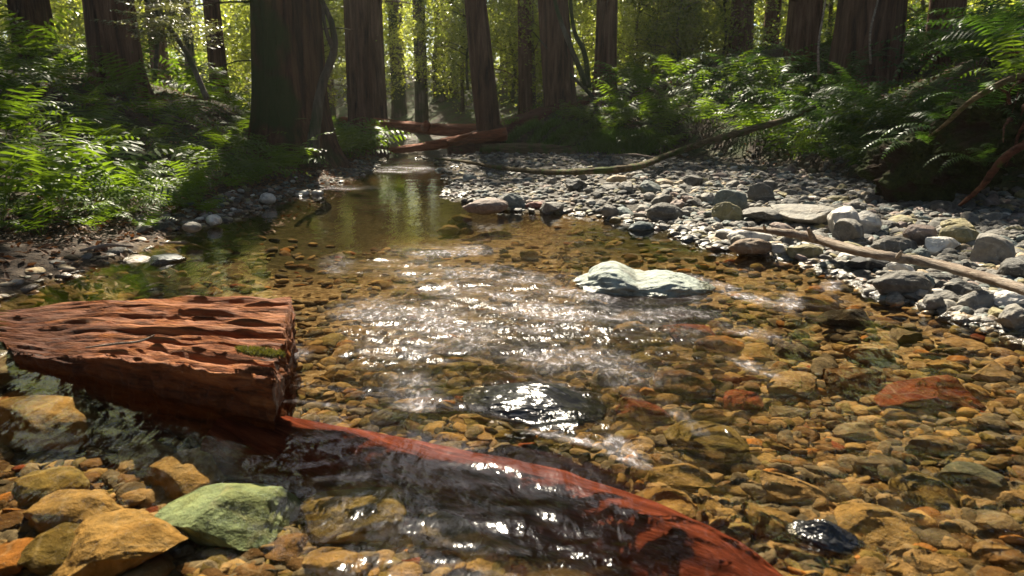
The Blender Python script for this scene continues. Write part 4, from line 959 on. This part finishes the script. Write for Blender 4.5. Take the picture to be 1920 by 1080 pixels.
TR = [(545, 262, 9.3, 138, .02, M_BARK_M, 'huge fluted redwood with a mossy left side on the left bank'),
 (682, 226, 14.5, 66, 0, M_BARK, 'reddish redwood standing just right of the huge fluted one'),
 (712, 226, 16, 30, .0, M_BARK, 'narrow trunk touching the right side of the reddish redwood'),
 (413, 190, 13, 34, 0, M_BARK, 'slim dark trunk between the pale-needled sapling and the huge redwood'),
 (218, 110, 9.5, 92, 0, M_BARK, 'broad black shaded trunk above the ferns at upper left'),
 (358, 130, 18, 20, 0, M_BARK_G, 'thin grey trunk far behind the leaning sapling'),
 (60, 60, 11, 70, .0, M_BARK_M, 'mossy trunk at the far left behind the lit ferns'),
 (920, 240, 13, 46, -.10, M_BARK, 'dark leaning redwood at the middle, behind the fallen logs'),
 (986, 210, 16, 28, -.02, M_BARK, 'slim straight trunk between the dark leaning redwood and the swollen one'),
 (1052, 205, 14, 60, -.09, M_BARK, 'leaning redwood with a swollen foot right of the middle'),
 (1134, 180, 15, 42, 0, M_BARK, 'straight brown redwood at the head of the right bank'),
 (1100, 175, 21, 24, 0, M_BARK_G, 'pale far trunk beside the straight brown redwood'),
 (1246, 160, 18, 62, 0, M_BARK, 'thick redwood wrapped in small leafy twigs on the right bank'),
 (1296, 150, 19, 22, 0, M_BARK, 'narrow trunk just right of the twig-wrapped redwood'),
 (1342, 150, 22, 24, 0, M_BARK, 'slim reddish trunk between the narrow one and the dark pair'),
 (1384, 135, 16, 44, 0, M_BARK, 'dark red redwood, left one of the dark pair on the right bank'),
 (1442, 120, 17, 30, 0, M_BARK, 'dark redwood, right one of the dark pair on the right bank'),
 (1502, 100, 12, 62, 0, M_BARK, 'black shaded redwood rising behind the sword ferns'),
 (1625, 70, 11, 120, 0, M_BARK, 'very broad black redwood in deep shade at upper right'),
 (1775, 20, 11, 60, 0, M_BARK, 'dark trunk behind the upper sword ferns, farthest to the right'),
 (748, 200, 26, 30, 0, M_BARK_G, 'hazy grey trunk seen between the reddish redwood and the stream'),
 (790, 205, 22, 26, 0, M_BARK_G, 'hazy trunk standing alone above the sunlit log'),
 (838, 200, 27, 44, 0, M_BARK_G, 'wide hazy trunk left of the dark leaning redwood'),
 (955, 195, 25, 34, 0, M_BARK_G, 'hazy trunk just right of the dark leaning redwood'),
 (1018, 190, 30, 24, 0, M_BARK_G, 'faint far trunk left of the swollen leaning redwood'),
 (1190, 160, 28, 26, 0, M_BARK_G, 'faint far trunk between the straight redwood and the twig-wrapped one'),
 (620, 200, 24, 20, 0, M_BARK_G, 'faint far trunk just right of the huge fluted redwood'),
 (300, 120, 20, 34, 0, M_BARK, 'dark trunk behind the pale-needled sapling')]
for t in TR:
    mid = 735 < t[0] < 1240; hg = (max(4.5, (t[2]-7)*.92) if t[2] < 20 else 15) if mid else (7.5 if t[3] > 130 else 26)
    redwood(t[0], t[1], t[2], t[3], t[4], t[5], t[6], hgt=hg, crown=hg > 14, flare=1.7 if t[3] > 130 else 1.35)
# forest around and beyond the frame
FAR = []
for x, y in [(-7.5, 6), (-10, 1), (8.5, 9), (9.5, 3), (-8, -4), (7.5, -5), (-12, 9), (12, 12), (0.5, -9), (-4, -12), (-11.5, 13), (11.5, 15), (-13.5, 18)]:
    redwood(0, 0, y, .5, 0, M_BARK, None, 25, True, (x, y), wide=2.2)  # unseen wide-crowned trees added to shade the banks and cut skylight
for k in range(32):
    for _ in range(200):
        y = R.uniform(12, 62); x = R.uniform(-26, 26)
        px, py = proj(np.array([x]), np.array([y]), np.array([1.]))
        if y < 30 and 250 < px[0] < 1700: continue
        if abs(x-np.interp(y, [12, 20, 30], [-1.5, -4, -9])) < 2.5 or abs(x+3.0+.14*(y-14)) < 1.6: continue
        if all((x-a)**2+(y-b_)**2 > 9 for a, b_ in FAR): break
    FAR.append((x, y))
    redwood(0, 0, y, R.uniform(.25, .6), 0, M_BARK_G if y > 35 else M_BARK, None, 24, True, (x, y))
for k in range(10):
    x, y = (-1 if k % 2 else 1)*R.uniform(6, 14), R.uniform(-8, 10); redwood(0, 0, y, R.uniform(.35, .6), 0, M_BARK, None, 24, True, (x, y))
# understory broadleaf trees
def crown_mesh(seed, n, rx, rz, size, mat_, cl=70):
    r = np.random.default_rng(seed); c = r.normal(size=(cl, 3)); c /= np.linalg.norm(c, axis=1)[:, None]; c *= (r.random((cl, 1))**.45)*np.array([rx, rx, rz])
    k = r.integers(cl, size=n); p = c[k]+r.normal(size=(n, 3))*np.array([rx*.13, rx*.13, rz*.07]); V, F = leafquads(p, size, .5, .5)
    return mesh_np("crown", V, F, mat_, False)
UC = [crown_mesh(k, 5200, 2.0, 2.6, .055, M_UNDER) for k in range(4)]
UT = []
for k in range(3):
    parts = [tube_np([(0, 0, -2.6), (.1*k, 0, -1.2), (-.1, .1, 0), (.2, 0, 1.8)], [.07, .055, .045, .02], 8, .1, k)]
    for j in range(9):
        a = R.uniform(0, 6.28); h_ = R.uniform(-1.2, 1.2); parts.append(tube_np([(0, 0, h_), (cos(a)*.8, sin(a)*.8, h_+.35), (cos(a)*1.6, sin(a)*1.6, h_+.4)], [.03, .018, .006], 6, .1, j))
    V, F = join(parts); UT.append(mesh_np("trunk", V, F, M_BARK_G))
under_l = []
def understory(x, y, s, zc=None):
    z = Hs(x, y); zc = 2.5*s+z if zc is None else zc
    root = link("understory_tree", None, None, (x, y, zc), (0, 0, R.uniform(0, 6.28)), (s, s, s)); link("trunk", UT[int(R.integers(3))], root); link("crown", UC[int(R.integers(4))], root)
    px, py = proj(np.array([x]), np.array([y]), np.array([zc])); under_l.append([root, float(px[0]), y]); return root
for k in range(58):
    for _ in range(60):
        y = R.uniform(17, 44); px = R.uniform(-100, 2000); x = (px-960)/FPX*y
        if y < 21 and abs(px-900) < 250: continue
        if y < 31 and abs(x+3.2+.14*(y-14)) < 2.6: continue
        if all((x-a[0].location[0])**2+(y-a[0].location[1])**2 > 4.5 for a in under_l): break
    understory(x, y, R.uniform(.8, 1.5)*(1+.012*(y-17)))
for px, Y_, s in [(585, 15.5, .7), (1000, 16.5, .6), (1262, 15.8, .7), (1335, 16.2, .65), (1185, 16.3, .6), (700, 17, .6), (820, 19, .6), (880, 16, .45), (1000, 17.8, .6), (1215, 16.4, .45), (1280, 16.8, .5), (1340, 17.5, .5), (590, 16, .6), (520, 15, .6), (1180, 17, .6), (1250, 17.2, .62), (870, 18, .7), (960, 17.5, .6), (1060, 16.5, .5), (615, 15, .4)]: understory((px-960)/FPX*Y_, Y_, s, Q(px, 60, Y_)[2])
# far woods
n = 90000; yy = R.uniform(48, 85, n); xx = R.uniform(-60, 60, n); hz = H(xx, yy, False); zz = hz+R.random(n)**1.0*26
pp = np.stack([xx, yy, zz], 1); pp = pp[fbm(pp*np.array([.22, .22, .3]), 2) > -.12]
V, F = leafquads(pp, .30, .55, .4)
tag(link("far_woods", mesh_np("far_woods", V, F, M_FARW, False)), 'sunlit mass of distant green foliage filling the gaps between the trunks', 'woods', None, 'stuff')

# thin leaning trees and the pale-needled sapling
def spray(p, d, length, r, nlen=.035):
    """flat conifer spray: twig with side twigs and needles"""
    d = np.asarray(d, float); d /= np.linalg.norm(d); s = np.cross(d, [0, 0, 1.]); s /= np.linalg.norm(s)+1e-9; out = []
    for t in np.linspace(.1, 1, 9):
        for sg in (-1, 1):
            l2 = length*.42*(1.1-t)+.03; dd = d*.6+s*sg*.8+np.array([0, 0, -.1]); dd /= np.linalg.norm(dd)
            k = np.linspace(0, 1, max(3, int(l2/.014)))[:, None]; out.append(p+d*t*length+dd*k*l2+np.array([0, 0, -.25])*(k*l2)**2*2+r.normal(size=(len(k), 3))*.004)
    return np.vstack(out)
def conifer_sapling(label, pts, rad, hgts, reach, mat_, name="conifer_sapling", seed=1):
    r = np.random.default_rng(seed); root = link(name, None, None, tuple(pts[0])); trunk_part(root, pts, rad, M_BARK_G, 10, .03)
    pts = np.array(pts); acc = []
    for t in hgts:
        k = min(int(t), len(pts)-2); p = pts[k]+(pts[k+1]-pts[k])*(t-k)
        for j in range(3):
            a = r.uniform(0, 2*pi); acc.append(spray(p, (cos(a), sin(a)*.7, r.uniform(-.1, .25)), reach*r.uniform(.5, 1), r))
    c = np.vstack(acc); V, F = leafquads(c, .018, .35, 1.5); link("foliage", mesh_np("foliage", V-np.array(pts[0]), F, mat_, False), root)
    tag(root, label, 'tree'); return root
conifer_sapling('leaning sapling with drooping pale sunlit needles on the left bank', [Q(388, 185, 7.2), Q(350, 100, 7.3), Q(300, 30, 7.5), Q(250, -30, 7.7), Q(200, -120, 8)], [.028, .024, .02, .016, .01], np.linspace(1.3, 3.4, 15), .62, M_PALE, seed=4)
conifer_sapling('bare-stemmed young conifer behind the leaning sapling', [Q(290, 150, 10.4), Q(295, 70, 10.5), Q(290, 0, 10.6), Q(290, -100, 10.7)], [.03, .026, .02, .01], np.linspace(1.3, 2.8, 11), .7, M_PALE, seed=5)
polywood("leaning_sapling", 'thin crooked dark sapling growing in front of the huge fluted redwood', 'sapling', [Q(586, 290, 8.2), Q(592, 230, 8.2), Q(604, 160, 8.2), Q(626, 95, 8.2), Q(622, 45, 8.2), Q(600, -10, 8.2), Q(590, -80, 8.2)], [.075, .06, .05, .04, .032, .026, .02], M_BARK_G, 12, .15, None, 8, 1., None,
         [([Q(626, 95, 8.2), Q(612, 60, 8.1), Q(606, 20, 8.1), Q(604, -40, 8.0)], [.03, .02, .016, .01])])
for k, (pts, lb) in enumerate([([(1100, 160), (1075, 100), (1045, 20), (1030, -60)], 'thin dark sapling leaning left beside the straight brown redwood'), ([(1104, 165), (1096, 100), (1075, 50), (1066, -60)], 'thin dark sapling leaning right of its leaning neighbour beside the straight redwood'), ([(1150, 225), (1110, 180), (1060, 130), (1000, 60)], 'long bare stick leaning left across the swollen redwood')]):
    polywood("leaning_sapling", lb, 'sapling', [Q(a, b_, 13.2+.3*k) for a, b_ in pts], [.05, .045, .035, .02] if k < 2 else [.04, .035, .02, .01], M_BARK_G, 8, .12)

# ------------------------------------------------------------------ labels for the many
LM = [('the two white stones', 1600, 420), ('the broad flat slab', 1515, 400), ('the driftwood stick', 1720, 490), ('the side pool', 1240, 440), ('the bar tip', 870, 400), ('the domed blue-grey stone', 962, 380), ('the tall leaning block', 1855, 472),
      ('the pointed grey stone', 1430, 362), ('the crooked branch', 1120, 322), ('the double-humped boulder', 1205, 530), ('the black glossy rock', 1010, 765), ('the yellow-olive boulder', 1325, 825), ('the blue-grey cobble', 1810, 900),
      ('the flat amber slab', 1532, 570), ('the long dark red stone', 1730, 748), ('the wet black stone', 1545, 1005), ('the wood block', 400, 640), ('the sandy left shore', 400, 420), ('the left waterline', 560, 365), ('the green boulder', 430, 960), ('the bright orange flat stone', 1350, 650), ('the large striped grey stone', 1690, 535), ('the shaded foot of the right bank', 1720, 385), ('the far end of the stream', 720, 320)]
LF = [('the tall upright fern', 90, 340), ('the huge fluted redwood', 540, 240), ('the leaning sapling', 370, 150), ('the black shaded trunk at upper left', 215, 60), ('the fallen logs', 780, 250), ('the gravel bar', 1150, 280), ('the crooked branch', 1400, 240), ('the straight brown redwood', 1135, 180), ('the dark pair of redwoods', 1410, 130), ('the broad black redwood', 1620, 60), ('the mossy overhang', 1880, 210), ('the mossy boulder mound', 1735, 310), ('the left edge', 10, 230), ('the left shore', 300, 370), ('the upper right corner', 1890, 20), ('the twig-wrapped redwood', 1250, 160)]
def rel(px, py, marks):
    nm, mx, my = min(marks, key=lambda q: math.hypot((q[1]-px), (q[2]-py)*1.8)); dx, dy = px-mx, (py-my)*2
    if abs(dx) > abs(dy): w = 'right of' if dx > 0 else 'left of'
    else: w = 'in front of' if dy > 0 else 'beyond'
    return f"{w} {nm}"
ORD = ['leftmost', 'second from left', 'third from left', 'fourth from left', 'fifth from left', 'sixth from left', 'seventh from left', 'eighth from left', 'ninth from left', 'tenth from left']
def finish(items, cat, group):
    by = {}
    for o, base, px, g_ in items: by.setdefault(base, []).append((px, o, g_))
    for base, l_ in by.items():
        l_.sort(key=lambda q: q[0])
        for k, (px, o, g_) in enumerate(l_):
            lb = base if len(l_) == 1 else base+', '+(ORD[k] if k < len(l_)-1 or k > 9 else 'rightmost') if k < 10 else base
            tag(o, lb, cat, g_)
it = []
for o, c, kd, w_, px, py, zone, lab in stones:
    gname = {'bar': 'stones on the gravel bar', 'bed': 'stones on the streambed', 'left': 'stones along the left shore'}[zone]
    if lab: tag(o, lab, 'stone', gname); continue
    size = 'small' if w_ < .12 else ('medium' if w_ < .17 else 'large'); shp = {'r': 'rounded', 'a': 'angular'}[kd]
    it.append((o, f"{size} {c} {shp} {'sunken ' if zone == 'bed' else ''}stone {rel(px, py, LM)}", px, gname))
finish(it, 'stone', None)
it = []
for o, k, s, px, py, lab in ferns:
    side = 'left' if px < 900 else 'right'; gname = f'ferns on the {side} bank'
    if lab: tag(o, lab, 'fern', gname); continue
    it.append((o, f"{'small' if s < .85 else 'large'} {'feathery' if k == 'f' else 'dark glossy sword'} fern {rel(px, py, LF)}", px, gname))
finish(it, 'fern', None)
it = []
LT = [('the huge fluted redwood', 540), ('the reddish redwood', 682), ('the black shaded trunk', 215), ('the leaning redwood', 920), ('the swollen redwood', 1052), ('the straight brown redwood', 1134), ('the twig-wrapped redwood', 1246), ('the dark pair', 1410), ('the black shaded redwood', 1502), ('the broad black redwood', 1625), ('the slim dark trunk', 413), ('the far left mossy trunk', 60)]
for root, px_ in treeinfo:
    if 'label' in root.keys() and root['label']: root['group'] = 'redwood trees'; continue
    x, y, z = root.location; px, py = proj(np.array([x]), np.array([y]), np.array([z+2])); px = float(px[0])
    nm = min(LT, key=lambda q: abs(q[1]-px)); dist = 'very distant' if y > 42 else ('distant' if y > 28 else 'nearer')
    it.append((root, f"{dist} bare redwood trunk {'right' if px > nm[1] else 'left'} of {nm[0]}", px, 'redwood trees'))
finish(it, 'tree', None)
it = []
for root, px, y in under_l:
    nm = min(LT, key=lambda q: abs(q[1]-px)); dist = 'far' if y > 34 else ('mid-distance' if y > 24 else 'near')
    it.append((root, f"{dist} small-leaved green tree {'right' if px > nm[1] else 'left'} of {nm[0]}", px, 'leafy understory trees'))
finish(it, 'tree', None)

# ------------------------------------------------------------------ the hazy air of the forest
hb = np.array([[x, y, z] for x in (-75, 75) for y in (-30, 100) for z in (-3, 42)], float)
hf = np.array([[0, 1, 3, 2], [4, 6, 7, 5], [0, 4, 5, 1], [2, 3, 7, 6], [0, 2, 6, 4], [1, 5, 7, 3]])
m, n, out = mat("forest_air"); pv = n.nodes.new("ShaderNodeVolumePrincipled"); pv.inputs["Color"].default_value = (.95, .95, .88, 1)
pv.inputs["Density"].default_value = .0007; pv.inputs["Anisotropy"].default_value = .5; L(n, pv.outputs[0], out.inputs["Volume"])
tag(link("haze", mesh_np("haze", hb, hf, m, False)), 'thin pale haze hanging in the forest air', 'haze', None, 'stuff')
cy.volume_bounces = 0; cy.volume_step_rate = 5
